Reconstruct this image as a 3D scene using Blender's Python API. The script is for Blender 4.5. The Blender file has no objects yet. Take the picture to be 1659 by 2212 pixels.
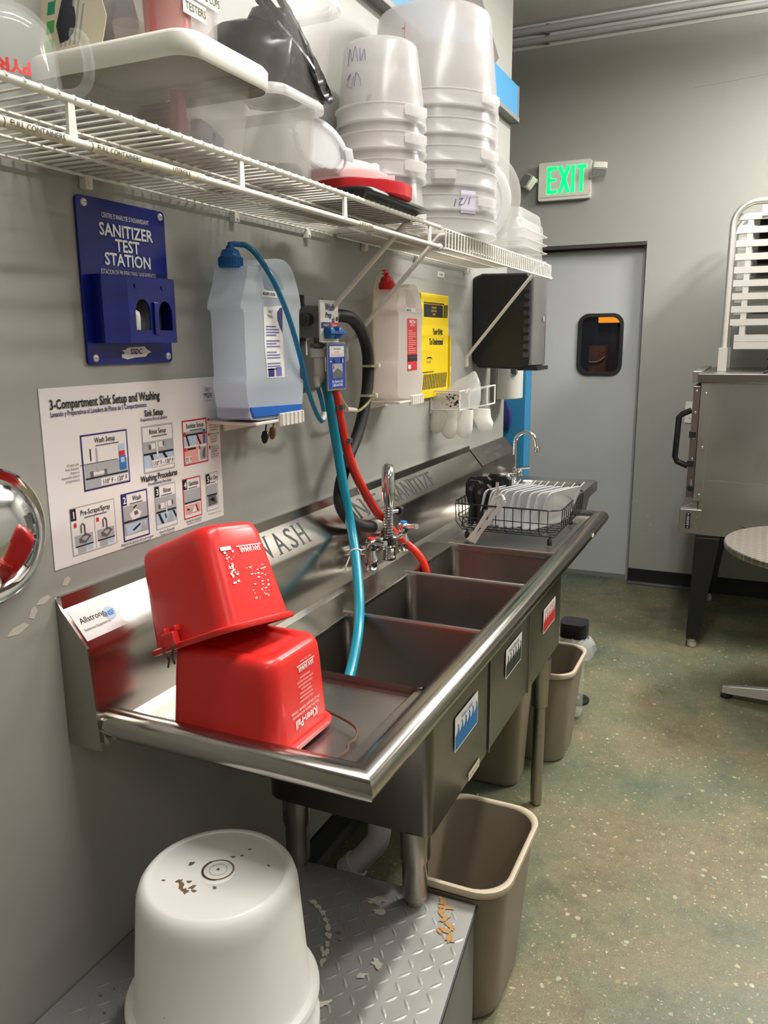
import bpy, bmesh, math, random
from mathutils import Vector, Matrix, Euler
from mathutils.geometry import tessellate_polygon
random.seed(7)
S = bpy.context.scene
COL = S.collection
PI = math.pi
V = Vector

# ------------------------------------------------------------------ camera, world, lights, exposure
cam_d = bpy.data.cameras.new('camera'); cam = bpy.data.objects.new('camera', cam_d); COL.objects.link(cam)
cam_d.sensor_fit = 'HORIZONTAL'; cam_d.sensor_width = 36.0; cam_d.lens = 36.0 * 1738.2 / 1659.0
cam_d.clip_start = 0.03; cam_d.clip_end = 60
_r = V((0.90974034, 0.41512131, -0.00684167)); _u = V((-0.08012242, 0.19171011, 0.97817567)); _f = V((-0.40737318, 0.88933769, -0.20766694))
cam.matrix_world = Matrix(((_r.x, _u.x, -_f.x, 1.12), (_r.y, _u.y, -_f.y, 0.0), (_r.z, _u.z, -_f.z, 1.58), (0, 0, 0, 1)))
S.camera = cam
S.view_settings.view_transform = 'Standard'; S.view_settings.look = 'None'
S.view_settings.gamma = 1.0; S.view_settings.use_curve_mapping = False
S.view_settings.exposure = 0.0
S.cycles.transparent_max_bounces = 40
S.cycles.max_bounces = 10
S.cycles.sample_clamp_indirect = 6.0
w = bpy.data.worlds.new('world'); S.world = w; w.use_nodes = True
w.node_tree.nodes['Background'].inputs[0].default_value = (0.9, 0.95, 1.0, 1)
w.node_tree.nodes['Background'].inputs[1].default_value = 0.25

LAMPS = [  # x, y, width, length, power : hanging strip lights over aisle and room; last one added to brighten far wall
    (0.96, 1.38, 0.09, 1.2, 42), (0.96, 3.25, 0.09, 0.8, 36),
    (2.2, -1.0, 0.2, 1.2, 11), (2.8, 1.4, 0.2, 1.3, 13), (2.1, 4.15, 0.2, 1.0, 98)]
UPS = (.2, 1.0, .4, .5, 2.8)
LZ = 3.16
for i, (x, y, a, b, p) in enumerate(LAMPS):
    for up in (0, 1):                       # second, upward lamp is added at each fitting to brighten the ceiling
        l = bpy.data.lights.new('tube_and_fill_light', 'AREA'); l.shape = 'RECTANGLE'; l.size = a; l.size_y = b; l.energy = p * (UPS[i] if up else 1)
        l.color = (1.0, 0.98, 0.945)
        o = bpy.data.objects.new('tube_and_fill_light', l); COL.objects.link(o); o.location = (x, y, LZ + .075 if up else LZ - .03)
        if up: o.rotation_euler = (math.pi, 0, 0)

# ------------------------------------------------------------------ materials
def lin(c):
    return tuple(((v / 255.0) / 12.92 if v / 255.0 <= 0.04045 else ((v / 255.0 + 0.055) / 1.055) ** 2.4) for v in c)
MATS = {}
def mat(name, col, rough=0.5, metal=0.0, var=0.0, vscale=6.0, bump=0.0, bscale=60.0, stretch=None, emit=0.0, spec=0.5, coat=0.0, trans=0.0, ior=1.45, rvar=0.0):
    if name in MATS: return MATS[name]
    m = bpy.data.materials.new(name); m.use_nodes = True; MATS[name] = m
    nt = m.node_tree; P = nt.nodes['Principled BSDF']
    c = lin(col) + (1,)
    P.inputs['Base Color'].default_value = c; P.inputs['Roughness'].default_value = rough; P.inputs['Metallic'].default_value = metal
    P.inputs['Specular IOR Level'].default_value = spec; P.inputs['Coat Weight'].default_value = coat
    P.inputs['Transmission Weight'].default_value = trans; P.inputs['IOR'].default_value = ior
    if emit:
        P.inputs['Emission Color'].default_value = c; P.inputs['Emission Strength'].default_value = emit
    tc = nt.nodes.new('ShaderNodeTexCoord'); src = tc.outputs['Object']
    if stretch:
        mp = nt.nodes.new('ShaderNodeMapping'); mp.inputs['Scale'].default_value = stretch; nt.links.new(src, mp.inputs[0]); src = mp.outputs[0]
    if var or rvar:
        n = nt.nodes.new('ShaderNodeTexNoise'); n.inputs['Scale'].default_value = vscale; n.inputs['Detail'].default_value = 5
        nt.links.new(src, n.inputs['Vector'])
        if var:
            mx = nt.nodes.new('ShaderNodeMix'); mx.data_type = 'RGBA'
            mx.inputs[6].default_value = tuple(v * (1 - var) for v in c[:3]) + (1,); mx.inputs[7].default_value = tuple(min(1, v * (1 + var)) for v in c[:3]) + (1,)
            nt.links.new(n.outputs[0], mx.inputs[0]); nt.links.new(mx.outputs[2], P.inputs['Base Color'])
        if rvar:
            mr = nt.nodes.new('ShaderNodeMapRange'); mr.inputs[1].default_value = .3; mr.inputs[2].default_value = .7
            mr.inputs[3].default_value = max(.03, rough - rvar); mr.inputs[4].default_value = min(1, rough + rvar)
            nt.links.new(n.outputs[0], mr.inputs[0]); nt.links.new(mr.outputs[0], P.inputs['Roughness'])
    if bump:
        n2 = nt.nodes.new('ShaderNodeTexNoise'); n2.inputs['Scale'].default_value = bscale; n2.inputs['Detail'].default_value = 3
        nt.links.new(src, n2.inputs['Vector'])
        b = nt.nodes.new('ShaderNodeBump'); b.inputs['Strength'].default_value = bump; b.inputs['Distance'].default_value = 0.002
        nt.links.new(n2.outputs[0], b.inputs['Height']); nt.links.new(b.outputs[0], P.inputs['Normal'])
    return m
def clear(name, col, alpha, rough=0.25, tl=0.4, spec=0.5):
    """see-through moulded plastic: part lets light straight through, part scatters it"""
    if name in MATS: return MATS[name]
    m = bpy.data.materials.new(name); m.use_nodes = True; MATS[name] = m
    nt = m.node_tree; P = nt.nodes['Principled BSDF']; out = nt.nodes['Material Output']
    c = lin(col) + (1,)
    P.inputs['Base Color'].default_value = c; P.inputs['Roughness'].default_value = rough; P.inputs['Specular IOR Level'].default_value = spec
    T = nt.nodes.new('ShaderNodeBsdfTransparent'); L = nt.nodes.new('ShaderNodeBsdfTranslucent'); L.inputs[0].default_value = c
    a = nt.nodes.new('ShaderNodeMixShader'); a.inputs[0].default_value = tl
    nt.links.new(P.outputs[0], a.inputs[1]); nt.links.new(L.outputs[0], a.inputs[2])
    b = nt.nodes.new('ShaderNodeMixShader'); b.inputs[0].default_value = alpha
    nt.links.new(T.outputs[0], b.inputs[1]); nt.links.new(a.outputs[0], b.inputs[2]); nt.links.new(b.outputs[0], out.inputs[0])
    return m

WALL = mat('grey_wall_paint', (156, 156, 149), .5, var=.04, vscale=3)
DOORM = mat('grey_door_paint', (184, 186, 186), .45, var=.09, vscale=2.2)
CEIL = mat('grey_ceiling_paint', (205, 203, 198), .8, var=.03)
STEEL = mat('brushed_steel', (176, 171, 163), .20, 1.0, rvar=.03, vscale=5)
STEELX = mat('brushed_steel_across', (170, 166, 160), .32, 1.0, rvar=.05, vscale=5)
STEELV = mat('brushed_steel_upright', (168, 163, 155), .30, 1.0, rvar=.05, vscale=5)
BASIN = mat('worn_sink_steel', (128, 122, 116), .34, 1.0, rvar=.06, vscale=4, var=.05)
CHROME = mat('chrome', (225, 225, 225), .07, 1.0)
ALU = mat('aluminium', (216, 212, 206), .38, .75, var=.03)
OVENM = mat('oven_steel', (166, 164, 162), .36, 1.0, var=.05, vscale=3, rvar=.05)
BLACKM = mat('black_enamel', (22, 23, 24), .35)
BLACKP = mat('black_plastic', (24, 25, 27), .3, var=.1)
RUB = mat('black_rubber', (20, 20, 21), .55)
BASEB = mat('black_cove_base', (14, 16, 17), .45)
WHITEP = mat('white_plastic', (226, 222, 212), .4, var=.03)
BUCK = mat('bucket_white_plastic', (244, 241, 236), .35, var=.02, vscale=4)
WIREW = mat('white_vinyl_wire', (226, 222, 212), .4)
REDP = mat('red_plastic', (224, 48, 44), .3, var=.03)
REDH = mat('red_hose_rubber', (205, 42, 28), .35)
TEALH = mat('teal_hose_rubber', (10, 128, 152), .3)
BLUEP = mat('blue_sign_plastic', (14, 28, 118), .22)
BLUECAP = mat('blue_cap_plastic', (20, 92, 160), .35)
BLUEW = mat('bright_blue_paint', (46, 122, 164), .5, var=.03)
BLUEH = mat('blue_header_paint', (58, 124, 166), .55, var=.02)
BEIGE = mat('beige_bin_plastic', (136, 125, 106), .42, var=.04, bump=.1, bscale=150)
BEIGE2 = mat('tan_bin_rim', (186, 172, 150), .42)
PAPER = mat('white_paper', (230, 226, 222), .65, spec=.2)
CREAM = mat('cream_label', (226, 216, 190), .6)
INK = mat('black_ink', (18, 18, 22), .6)
NAVY = mat('navy_ink', (36, 34, 96), .6)
PALEI = mat('grey_ink', (168, 168, 170), .6)
DKGI = mat('dark_grey_ink', (92, 92, 96), .6)
PBLUE = mat('pale_blue_ink', (176, 196, 214), .6)
PRED = mat('pale_red_ink', (226, 160, 150), .6)
REDI = mat('red_ink', (196, 40, 46), .5)
WHITEI = mat('white_ink', (238, 236, 232), .5)
BLUEI = mat('blue_ink', (32, 112, 180), .5)
GREENI = mat('green_ink', (60, 140, 110), .5)
YEL = mat('yellow_card', (236, 204, 30), .42)
PURP = mat('purple_primer', (110, 60, 130), .5)
PVC = mat('white_pvc', (214, 210, 210), .35)
RUST = mat('rusty_wire', (96, 74, 58), .55, .6, var=.3, vscale=60)
TAPE = mat('glossy_tape', (214, 208, 190), .2)
GREYP = mat('grey_plastic', (120, 120, 116), .45)
DGREY = mat('dark_grey_plate', (70, 68, 66), .5, var=.1)
PP = clear('milky_plastic', (214, 210, 208), .43, .22, .4)
PPD = clear('milky_plastic_dense', (228, 225, 223), .5, .25, .4)
CLR = clear('clear_tub_plastic', (216, 211, 206), .31, .22, .4)
CLR3 = clear('thin_clear_tub_plastic', (222, 216, 212), .10, .2, .3)
CLR2 = clear('clear_pan_plastic', (226, 224, 220), .3, .15, .3)
JUG = clear('jug_plastic_bluish', (234, 241, 248), .84, .3, .55)
JUG2 = clear('jug_plastic_pinkish', (246, 238, 232), .86, .3, .55)
BAG = clear('clear_bag_film', (232, 232, 236), .38, .12, .2)
TUBEB = clear('blue_tubing', (20, 130, 170), .85, .2, .4)
TUBEC = clear('yellowed_tubing', (206, 198, 160), .7, .2, .4)
LIDR = clear('milky_rack_lid_plastic', (226, 227, 228), .9, .3, .2)
LIDP = clear('milky_lid_plastic', (240, 240, 240), .88, .3, .5)
PINKL = clear('pinkish_lid_plastic', (240, 214, 212), .75, .25, .4)
REDL = clear('red_lid_plastic', (214, 44, 52), .88, .3, .3)
GLOVE = clear('white_film_gloves', (240, 238, 232), .93, .4, .4)
GLASS = clear('clear_glass', (236, 244, 242), .09, .04, .2, .9)
PANE = clear('window_pane', (40, 46, 56), .25, .03, .0)
LIQ = mat('blue_liquid', (18, 84, 168), .2)
LGREEN = mat('lit_green_letters', (10, 255, 110), .5, emit=1.6)
LORANGE = mat('lit_orange_panel', (255, 160, 40), .5, emit=1.2)
TUBEL = mat('lamp_diffuser', (255, 246, 228), .5, emit=4.0)
DIRT = mat('brown_dirt', (120, 98, 72), .7)
STAIN = mat('dried_brown_stain', (168, 128, 78), .4)
SCUFF = mat('pale_scuff', (196, 190, 178), .6)
CARD = mat('brown_cardboard', (132, 88, 50), .8)
CLOTH = mat('dark_cloth', (54, 56, 66), .9, var=.25, vscale=40, bump=.5, bscale=90)
DARKROOM = mat('unlit_room_shade', (30, 34, 46), .8)

def make_floor():
    m = bpy.data.materials.new('green_polished_concrete'); m.use_nodes = True; nt = m.node_tree; N = nt.nodes.new; L = nt.links.new
    P = nt.nodes['Principled BSDF']; tc = N('ShaderNodeTexCoord'); co = tc.outputs['Object']
    def noise(sc, det=6, rough=.6):
        n = N('ShaderNodeTexNoise'); n.inputs['Scale'].default_value = sc; n.inputs['Detail'].default_value = det; n.inputs['Roughness'].default_value = rough; L(co, n.inputs['Vector']); return n.outputs[0]
    def ramp(src, stops):
        r = N('ShaderNodeValToRGB'); e = r.color_ramp.elements
        while len(e) < len(stops): e.new(.5)
        for i, (p, c) in enumerate(stops): e[i].position = p; e[i].color = lin(c) + (1,)
        L(src, r.inputs[0]); return r.outputs[0]
    def mix(fac, a, b, mode='MIX'):
        x = N('ShaderNodeMix'); x.data_type = 'RGBA'; x.blend_type = mode
        if isinstance(fac, float): x.inputs[0].default_value = fac
        else: L(fac, x.inputs[0])
        L(a, x.inputs[6]); L(b, x.inputs[7]); return x.outputs[2]
    base = ramp(noise(1.7, 7, .62), [(.30, (100, 116, 98)), (.44, (128, 134, 108)), (.56, (152, 146, 116)), (.70, (160, 144, 112))])
    fine = ramp(noise(42, 5, .7), [(.3, (78, 78, 66)), (.5, (128, 128, 118)), (.72, (176, 170, 150))])
    c = mix(.38, base, fine, 'OVERLAY')
    grit = ramp(noise(190, 3, .8), [(.34, (44, 42, 36)), (.47, (122, 122, 120)), (.56, (134, 132, 126)), (.68, (196, 190, 172))])
    c = mix(.62, c, grit, 'OVERLAY')
    dens = noise(2.6, 3)
    for sc, thr, rnd in ((30, .22, 0.80), (52, .22, 0.76), (95, .26, 0.66)):
        vo = N('ShaderNodeTexVoronoi'); vo.inputs['Scale'].default_value = sc
        # warp so that the pebbles are not round
        wv = N('ShaderNodeTexNoise'); wv.inputs['Scale'].default_value = sc * 1.5; L(co, wv.inputs['Vector'])
        ad = N('ShaderNodeMix'); ad.data_type = 'VECTOR'; ad.inputs[0].default_value = .018; L(co, ad.inputs[4]); L(wv.outputs[1], ad.inputs[5]); L(ad.outputs[1], vo.inputs['Vector'])
        lt = N('ShaderNodeMath'); lt.operation = 'LESS_THAN'; L(vo.outputs['Distance'], lt.inputs[0]); lt.inputs[1].default_value = thr
        sp = N('ShaderNodeSeparateColor'); L(vo.outputs['Color'], sp.inputs[0])
        su = N('ShaderNodeMath'); su.operation = 'MULTIPLY_ADD'; L(dens, su.inputs[0]); su.inputs[1].default_value = .9; L(sp.outputs[0], su.inputs[2])
        g = N('ShaderNodeMath'); g.operation = 'GREATER_THAN'; L(su.outputs[0], g.inputs[0]); g.inputs[1].default_value = rnd + .52
        k = N('ShaderNodeMath'); k.operation = 'MULTIPLY'; L(lt.outputs[0], k.inputs[0]); L(g.outputs[0], k.inputs[1])
        k2 = N('ShaderNodeMath'); k2.operation = 'MULTIPLY'; k2.inputs[1].default_value = .6; L(k.outputs[0], k2.inputs[0])
        cc = ramp(sp.outputs[1], [(.0, (70, 64, 54)), (.25, (160, 128, 86)), (.5, (188, 174, 134)), (.75, (170, 184, 156)), (.95, (208, 202, 178))])
        c = mix(k2.outputs[0], c, cc)
    # a thin dark band of wear marks
    wear = ramp(noise(5.5, 8, .75), [(.5, (255, 255, 255)), (.72, (120, 112, 96))])
    c = mix(.45, c, wear, 'MULTIPLY')
    L(c, P.inputs['Base Color']); P.inputs['Roughness'].default_value = .38
    rr = N('ShaderNodeMapRange'); L(noise(9, 4), rr.inputs[0]); rr.inputs[3].default_value = .26; rr.inputs[4].default_value = .6; L(rr.outputs[0], P.inputs['Roughness'])
    return m
FLOOR = make_floor()

def make_swirl():
    m = bpy.data.materials.new('swirled_steel'); m.use_nodes = True; nt = m.node_tree; N = nt.nodes.new; L = nt.links.new
    P = nt.nodes['Principled BSDF']; P.inputs['Metallic'].default_value = 1.0
    tc = N('ShaderNodeTexCoord'); sp = N('ShaderNodeSeparateXYZ'); L(tc.outputs['Object'], sp.inputs[0])
    def mth(op, a, b=None):
        x = N('ShaderNodeMath'); x.operation = op
        for i, v in enumerate((a, b)):
            if v is None: continue
            if isinstance(v, (int, float)): x.inputs[i].default_value = v
            else: L(v, x.inputs[i])
        return x.outputs[0]
    p = .032
    fx = mth('SUBTRACT', mth('FRACT', mth('DIVIDE', sp.outputs[0], p)), .5)
    fy = mth('SUBTRACT', mth('FRACT', mth('DIVIDE', sp.outputs[1], p)), .5)
    ang = mth('ARCTAN2', fy, fx)
    d = mth('SQRT', mth('ADD', mth('MULTIPLY', fx, fx), mth('MULTIPLY', fy, fy)))
    s = mth('MULTIPLY', mth('ADD', mth('SINE', mth('MULTIPLY', ang, 2.0)), 1.0), .5)
    v = mth('ADD', mth('MULTIPLY', s, .6), mth('MULTIPLY', d, .55))
    r = N('ShaderNodeValToRGB'); r.color_ramp.elements[0].position = .1; r.color_ramp.elements[0].color = lin((150, 143, 134)) + (1,)
    r.color_ramp.elements[1].position = .9; r.color_ramp.elements[1].color = lin((214, 206, 194)) + (1,)
    L(v, r.inputs[0]); L(r.outputs[0], P.inputs['Base Color']); P.inputs['Roughness'].default_value = .34
    b = N('ShaderNodeBump'); b.inputs['Strength'].default_value = .25; b.inputs['Distance'].default_value = .002; L(s, b.inputs['Height']); L(b.outputs[0], P.inputs['Normal'])
    return m
SWIRL = make_swirl()

# ------------------------------------------------------------------ mesh helpers
def woff(o):
    p = V((0, 0, 0))
    while o: p += o.location; o = o.parent
    return p
def frame(o, r, u):
    r = V(r).normalized(); u = V(u).normalized(); return (V(o), r, u, r.cross(u))
WF = lambda x, y, z: frame((x, y, z), (0, 1, 0), (0, 0, 1))      # a sheet facing into the room from the left wall
BF = lambda x, y, z: frame((x, y, z), (1, 0, 0), (0, 0, 1))      # a sheet facing the camera from the far wall
TCACHE = {}
def textgeo(s, align, bold):
    k = (s, align, bold)
    if k not in TCACHE:
        c = bpy.data.curves.new('t', 'FONT'); c.body = s; c.size = 1; c.align_x = {'L': 'LEFT', 'C': 'CENTER', 'R': 'RIGHT'}[align]
        c.resolution_u = 2; c.offset = bold; c.fill_mode = 'FRONT' if hasattr(c, 'fill_mode') else c.fill_mode
        o = bpy.data.objects.new('t', c); me = o.to_mesh()
        TCACHE[k] = ([v.co.copy() for v in me.vertices], [tuple(p.vertices) for p in me.polygons])
        o.to_mesh_clear(); bpy.data.objects.remove(o); bpy.data.curves.remove(c)
    return TCACHE[k]
class MB:
    def __init__(s): s.v = []; s.f = []; s.m = []; s.mats = []
    def mi(s, m):
        if m not in s.mats: s.mats.append(m)
        return s.mats.index(m)
    def add(s, vs, fs, m):
        b = len(s.v); s.v += [V(p) for p in vs]; k = s.mi(m)
        for f in fs: s.f.append(tuple(b + i for i in f)); s.m.append(k)
        return s
    def box(s, x0, x1, y0, y1, z0, z1, m):
        vs = [(x, y, z) for z in (z0, z1) for y in (y0, y1) for x in (x0, x1)]
        return s.add(vs, [(0, 2, 3, 1), (4, 5, 7, 6), (0, 1, 5, 4), (2, 6, 7, 3), (0, 4, 6, 2), (1, 3, 7, 5)], m)
    def fbox(s, F, u0, u1, v0, v1, d0, d1, m):
        o, r, u, n = F
        vs = [o + r * a + u * b + n * d for d in (d0, d1) for b in (v0, v1) for a in (u0, u1)]
        return s.add(vs, [(0, 2, 3, 1), (4, 5, 7, 6), (0, 1, 5, 4), (2, 6, 7, 3), (0, 4, 6, 2), (1, 3, 7, 5)], m)
    def q(s, F, u0, v0, u1, v1, d, m):
        o, r, u, n = F
        return s.add([o + r * a + u * b + n * d for a, b in ((u0, v0), (u1, v0), (u1, v1), (u0, v1))], [(0, 1, 2, 3)], m)
    def poly(s, F, pts, d, m):
        o, r, u, n = F
        t = tessellate_polygon([[V((a, b, 0)) for a, b in pts]])
        return s.add([o + r * a + u * b + n * d for a, b in pts], [tuple(x) for x in t], m)
    def loft(s, loops, m, c0=True, c1=True, closed=True):
        n = len(loops[0]); vs = [p for l in loops for p in l]; fs = []
        for i in range(len(loops) - 1):
            for j in range(n if closed else n - 1):
                k = (j + 1) % n; fs.append((i * n + j, i * n + k, (i + 1) * n + k, (i + 1) * n + j))
        if c0: fs.append(tuple(reversed(range(n))))
        if c1: fs.append(tuple((len(loops) - 1) * n + j for j in range(n)))
        return s.add(vs, fs, m)
    def lathe(s, prof, c, m, n=32, axis='z', c0=True, c1=True, ax=None):
        c = V(c); loops = []
        if ax is None: ax = {'z': V((0, 0, 1)), 'x': V((1, 0, 0)), 'y': V((0, 1, 0))}[axis]
        ax = V(ax).normalized(); a = ax.orthogonal().normalized(); b = ax.cross(a)
        for r, h in prof:
            loops.append([c + ax * h + (a * math.cos(t) + b * math.sin(t)) * max(r, 1e-5) for t in [2 * PI * i / n for i in range(n)]])
        return s.loft(loops, m, c0, c1)
    def tube(s, pts, r, m, n=8, closed=False, caps=True):
        pts = [V(p) for p in pts]; N = len(pts); loops = []
        rs = r if isinstance(r, (list, tuple)) else [r] * N
        T = []
        for i in range(N):
            a = pts[(i - 1) % N] if (closed or i) else pts[i]; b = pts[(i + 1) % N] if (closed or i < N - 1) else pts[i]
            T.append((b - a).normalized())
        nrm = T[0].orthogonal().normalized()
        for i in range(N):
            nrm = (nrm - T[i] * nrm.dot(T[i])).normalized(); bn = T[i].cross(nrm)
            k = 1.0
            if 0 < i < N - 1 or closed:
                d = (pts[i] - pts[i - 1]).normalized(); k = 1 / max(.5, math.sqrt(max(.25, (1 + d.dot((pts[(i + 1) % N] - pts[i]).normalized())) / 2)))
            loops.append([pts[i] + (nrm * math.cos(2 * PI * j / n) + bn * math.sin(2 * PI * j / n)) * rs[i] for j in range(n)])
        if closed: loops.append(loops[0])
        return s.loft(loops, m, caps and not closed, caps and not closed)
    def prism(s, outer, F, d0, d1, m, holes=()):
        o, r, u, n = F
        rings = [list(outer)] + [list(h) for h in holes]
        flat = [p for R in rings for p in R]; K = len(flat)
        t = tessellate_polygon([[V((a, b, 0)) for a, b in R] for R in rings])
        vs = [o + r * a + u * b + n * d for d in (d0, d1) for a, b in flat]
        def area(T): (x0, y0), (x1, y1), (x2, y2) = (flat[i] for i in T); return (x1 - x0) * (y2 - y0) - (x2 - x0) * (y1 - y0)
        fs = []
        for T in t:
            T = tuple(T) if area(T) > 0 else tuple(reversed(T))
            fs.append(tuple(K + i for i in T)); fs.append(tuple(reversed(T)))
        b = 0
        for ri, R in enumerate(rings):
            k = len(R); A = sum(R[i][0] * R[(i + 1) % k][1] - R[(i + 1) % k][0] * R[i][1] for i in range(k))
            for i in range(k):
                j = (i + 1) % k; f = (b + i, b + j, K + b + j, K + b + i)
                if (A > 0) == (ri == 0): fs.append(f)
                else: fs.append(tuple(reversed(f)))
            b += k
        return s.add(vs, fs, m)
    def text(s, t, F, u, v, h, m, align='L', sx=1.0, bold=0.0, d=.0008, rot=0.0, shear=0.0):
        o, r, up, n = F; vs, fs = textgeo(t, align, bold); k = h / .69
        ca, sa = math.cos(rot), math.sin(rot); P = []
        for p in vs:
            a = (p.x * sx + p.y * shear) * k; b = p.y * k; a, b = a * ca - b * sa, a * sa + b * ca
            P.append(o + r * (u + a) + up * (v + b) + n * d)
        return s.add(P, fs, m)
    def xform(s, M, start=0):
        for i in range(start, len(s.v)): s.v[i] = M @ s.v[i]
        return s
    def build(s, name, parent=None, smooth=35, bevel=0, seg=2, weld=False, origin=None):
        me = bpy.data.meshes.new(name)
        if parent is not None: off = woff(parent)
        elif origin is not None: off = V(origin)
        else:
            xs = [p.x for p in s.v]; ys = [p.y for p in s.v]; off = V(((min(xs) + max(xs)) / 2, (min(ys) + max(ys)) / 2, min(p.z for p in s.v)))
        me.from_pydata([p - off for p in s.v], [], s.f)
        for m in s.mats: me.materials.append(m)
        me.polygons.foreach_set('material_index', s.m); me.update()
        bm = bmesh.new(); bm.from_mesh(me)
        if weld: bmesh.ops.remove_doubles(bm, verts=bm.verts, dist=1e-5)
        if weld: bmesh.ops.recalc_face_normals(bm, faces=bm.faces)
        bm.to_mesh(me); bm.free()
        if smooth:
            me.polygons.foreach_set('use_smooth', [True] * len(me.polygons)); me.set_sharp_from_angle(angle=math.radians(smooth))
        o = bpy.data.objects.new(name, me); COL.objects.link(o)
        if parent is not None: o.parent = parent
        else: o.location = off
        if bevel:
            b = o.modifiers.new('bevel', 'BEVEL'); b.width = bevel; b.segments = seg; b.limit_method = 'ANGLE'; b.angle_limit = math.radians(40); b.harden_normals = False
        return o
def rrect(x0, x1, y0, y1, z, r, n=5):
    out = []; r = min(r, (x1 - x0) / 2 - 1e-4, (y1 - y0) / 2 - 1e-4)
    for cx, cy, a in ((x1 - r, y1 - r, 0), (x0 + r, y1 - r, 90), (x0 + r, y0 + r, 180), (x1 - r, y0 + r, 270)):
        for i in range(n + 1):
            t = math.radians(a + 90 * i / n); out.append(V((cx + r * math.cos(t), cy + r * math.sin(t), z)))
    return out
def rr2(u0, u1, v0, v1, r, n=4):
    return [(p.x, p.y) for p in rrect(u0, u1, v0, v1, 0, r, n)]
def arc(c, r, a0, a1, n, plane='xz'):
    o = []
    for i in range(n + 1):
        t = math.radians(a0 + (a1 - a0) * i / n); a, b = r * math.cos(t), r * math.sin(t)
        o.append(V(c) + (V((a, 0, b)) if plane == 'xz' else V((0, a, b)) if plane == 'yz' else V((a, b, 0))))
    return o
def smoothpath(pts, k=6):
    pts = [V(p) for p in pts]; out = []
    for i in range(len(pts) - 1):
        p0 = pts[max(0, i - 1)]; p1 = pts[i]; p2 = pts[i + 1]; p3 = pts[min(len(pts) - 1, i + 2)]
        for j in range(k):
            t = j / k; out.append(.5 * ((2 * p1) + (p2 - p0) * t + (2 * p0 - 5 * p1 + 4 * p2 - p3) * t * t + (3 * p1 - p0 - 3 * p2 + p3) * t ** 3))
    out.append(pts[-1]); return out
def sweep_xy(prof, path):
    """profile (outward, z) swept along an open path in plan, mitred at the corners; outward = right of travel"""
    loops = []; P = [V((x, y, 0)) for x, y in path]
    for i, p in enumerate(P):
        d0 = (p - P[i - 1]).normalized() if i else None; d1 = (P[i + 1] - p).normalized() if i < len(P) - 1 else None
        n0 = V((d0.y, -d0.x, 0)) if d0 else None; n1 = V((d1.y, -d1.x, 0)) if d1 else None
        if n0 is None: n = n1
        elif n1 is None: n = n0
        else: n = (n0 + n1).normalized(); n = n / max(.3, n.dot(n0))
        loops.append([p + n * a + V((0, 0, z)) for a, z in prof])
    return loops
def thing(name, label, cat, loc=(0, 0, 0), group=None):
    o = bpy.data.objects.new(name, None); COL.objects.link(o); o.location = loc; o.empty_display_size = .05
    o['label'] = label; o['category'] = cat
    if group: o['group'] = group
    return o
def tag(o, label, cat, group=None):
    o['label'] = label; o['category'] = cat
    if group: o['group'] = group
    return o
def struct(o, label=None, cat=None):
    o['kind'] = 'structure'
    if label: o['label'] = label
    if cat: o['category'] = cat
    return o
def copy_thing(src, loc, label, rot=None):
    r = src.copy(); COL.objects.link(r); r.location = loc; r['label'] = label
    if rot is not None: r.rotation_euler = rot
    for ch in list(src.children):
        c = ch.copy(); COL.objects.link(c); c.parent = r
        for g in list(ch.children):
            d = g.copy(); COL.objects.link(d); d.parent = c
    return r

# ------------------------------------------------------------------ the room
YB = 5.34                                   # far wall
def sbox(name, b, m, label=None, cat=None, bevel=0):
    return struct(MB().box(*b, m).build(name, smooth=0, bevel=bevel), label, cat)
sbox('floor', (-2.6, 4.0, -2.2, 7.6, -.1, 0), FLOOR, 'green polished concrete floor with pale pebbles', 'floor')
sbox('ceiling', (-2.6, 4.0, -2.2, 7.6, 3.47, 3.57), CEIL, 'grey painted ceiling', 'ceiling')
sbox('wall_left', (-.14, 0, -2.2, 3.87, 0, 3.47), WALL, 'grey painted wall behind the sink', 'wall')
m = MB(); m.box(-2.6, -.56, YB, YB + .14, 0, 3.47, WALL); m.box(.45, 4.0, YB, YB + .14, 0, 3.47, WALL); m.box(-.56, .45, YB, YB + .14, 2.165, 3.47, WALL)
struct(m.build('wall_back', smooth=0), 'grey painted far wall with a doorway', 'wall')
sbox('wall_right', (4.0, 4.14, -2.2, 7.6, 0, 3.47), WALL, 'grey wall across the aisle', 'wall')
sbox('wall_front', (-2.6, 4.0, -2.34, -2.2, 0, 3.47), WALL, 'grey wall behind the viewer', 'wall')
sbox('wall_passage', (-2.74, -2.6, -2.2, 7.6, 0, 3.47), WALL, 'grey wall closing the passage beyond the sink wall', 'wall')
m = MB(); pr = [(0, 0), (.03, 0), (.014, .012), (.011, .022), (.009, .1), (0, .102)]
o_ = MB()
o_.loft([[V((.45 + 0, YB - a, z)) for a, z in pr], [V((4.0, YB - a, z)) for a, z in pr]], BASEB)
struct(o_.build('baseboard_back', smooth=50), 'black rubber cove base along the far wall', 'baseboard')
o_ = MB(); o_.loft([[V((a, -2.2, z)) for a, z in pr], [V((a, 3.87, z)) for a, z in pr]], BASEB)
struct(o_.build('baseboard_left', smooth=50), 'black rubber cove base under the sink', 'baseboard')
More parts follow.
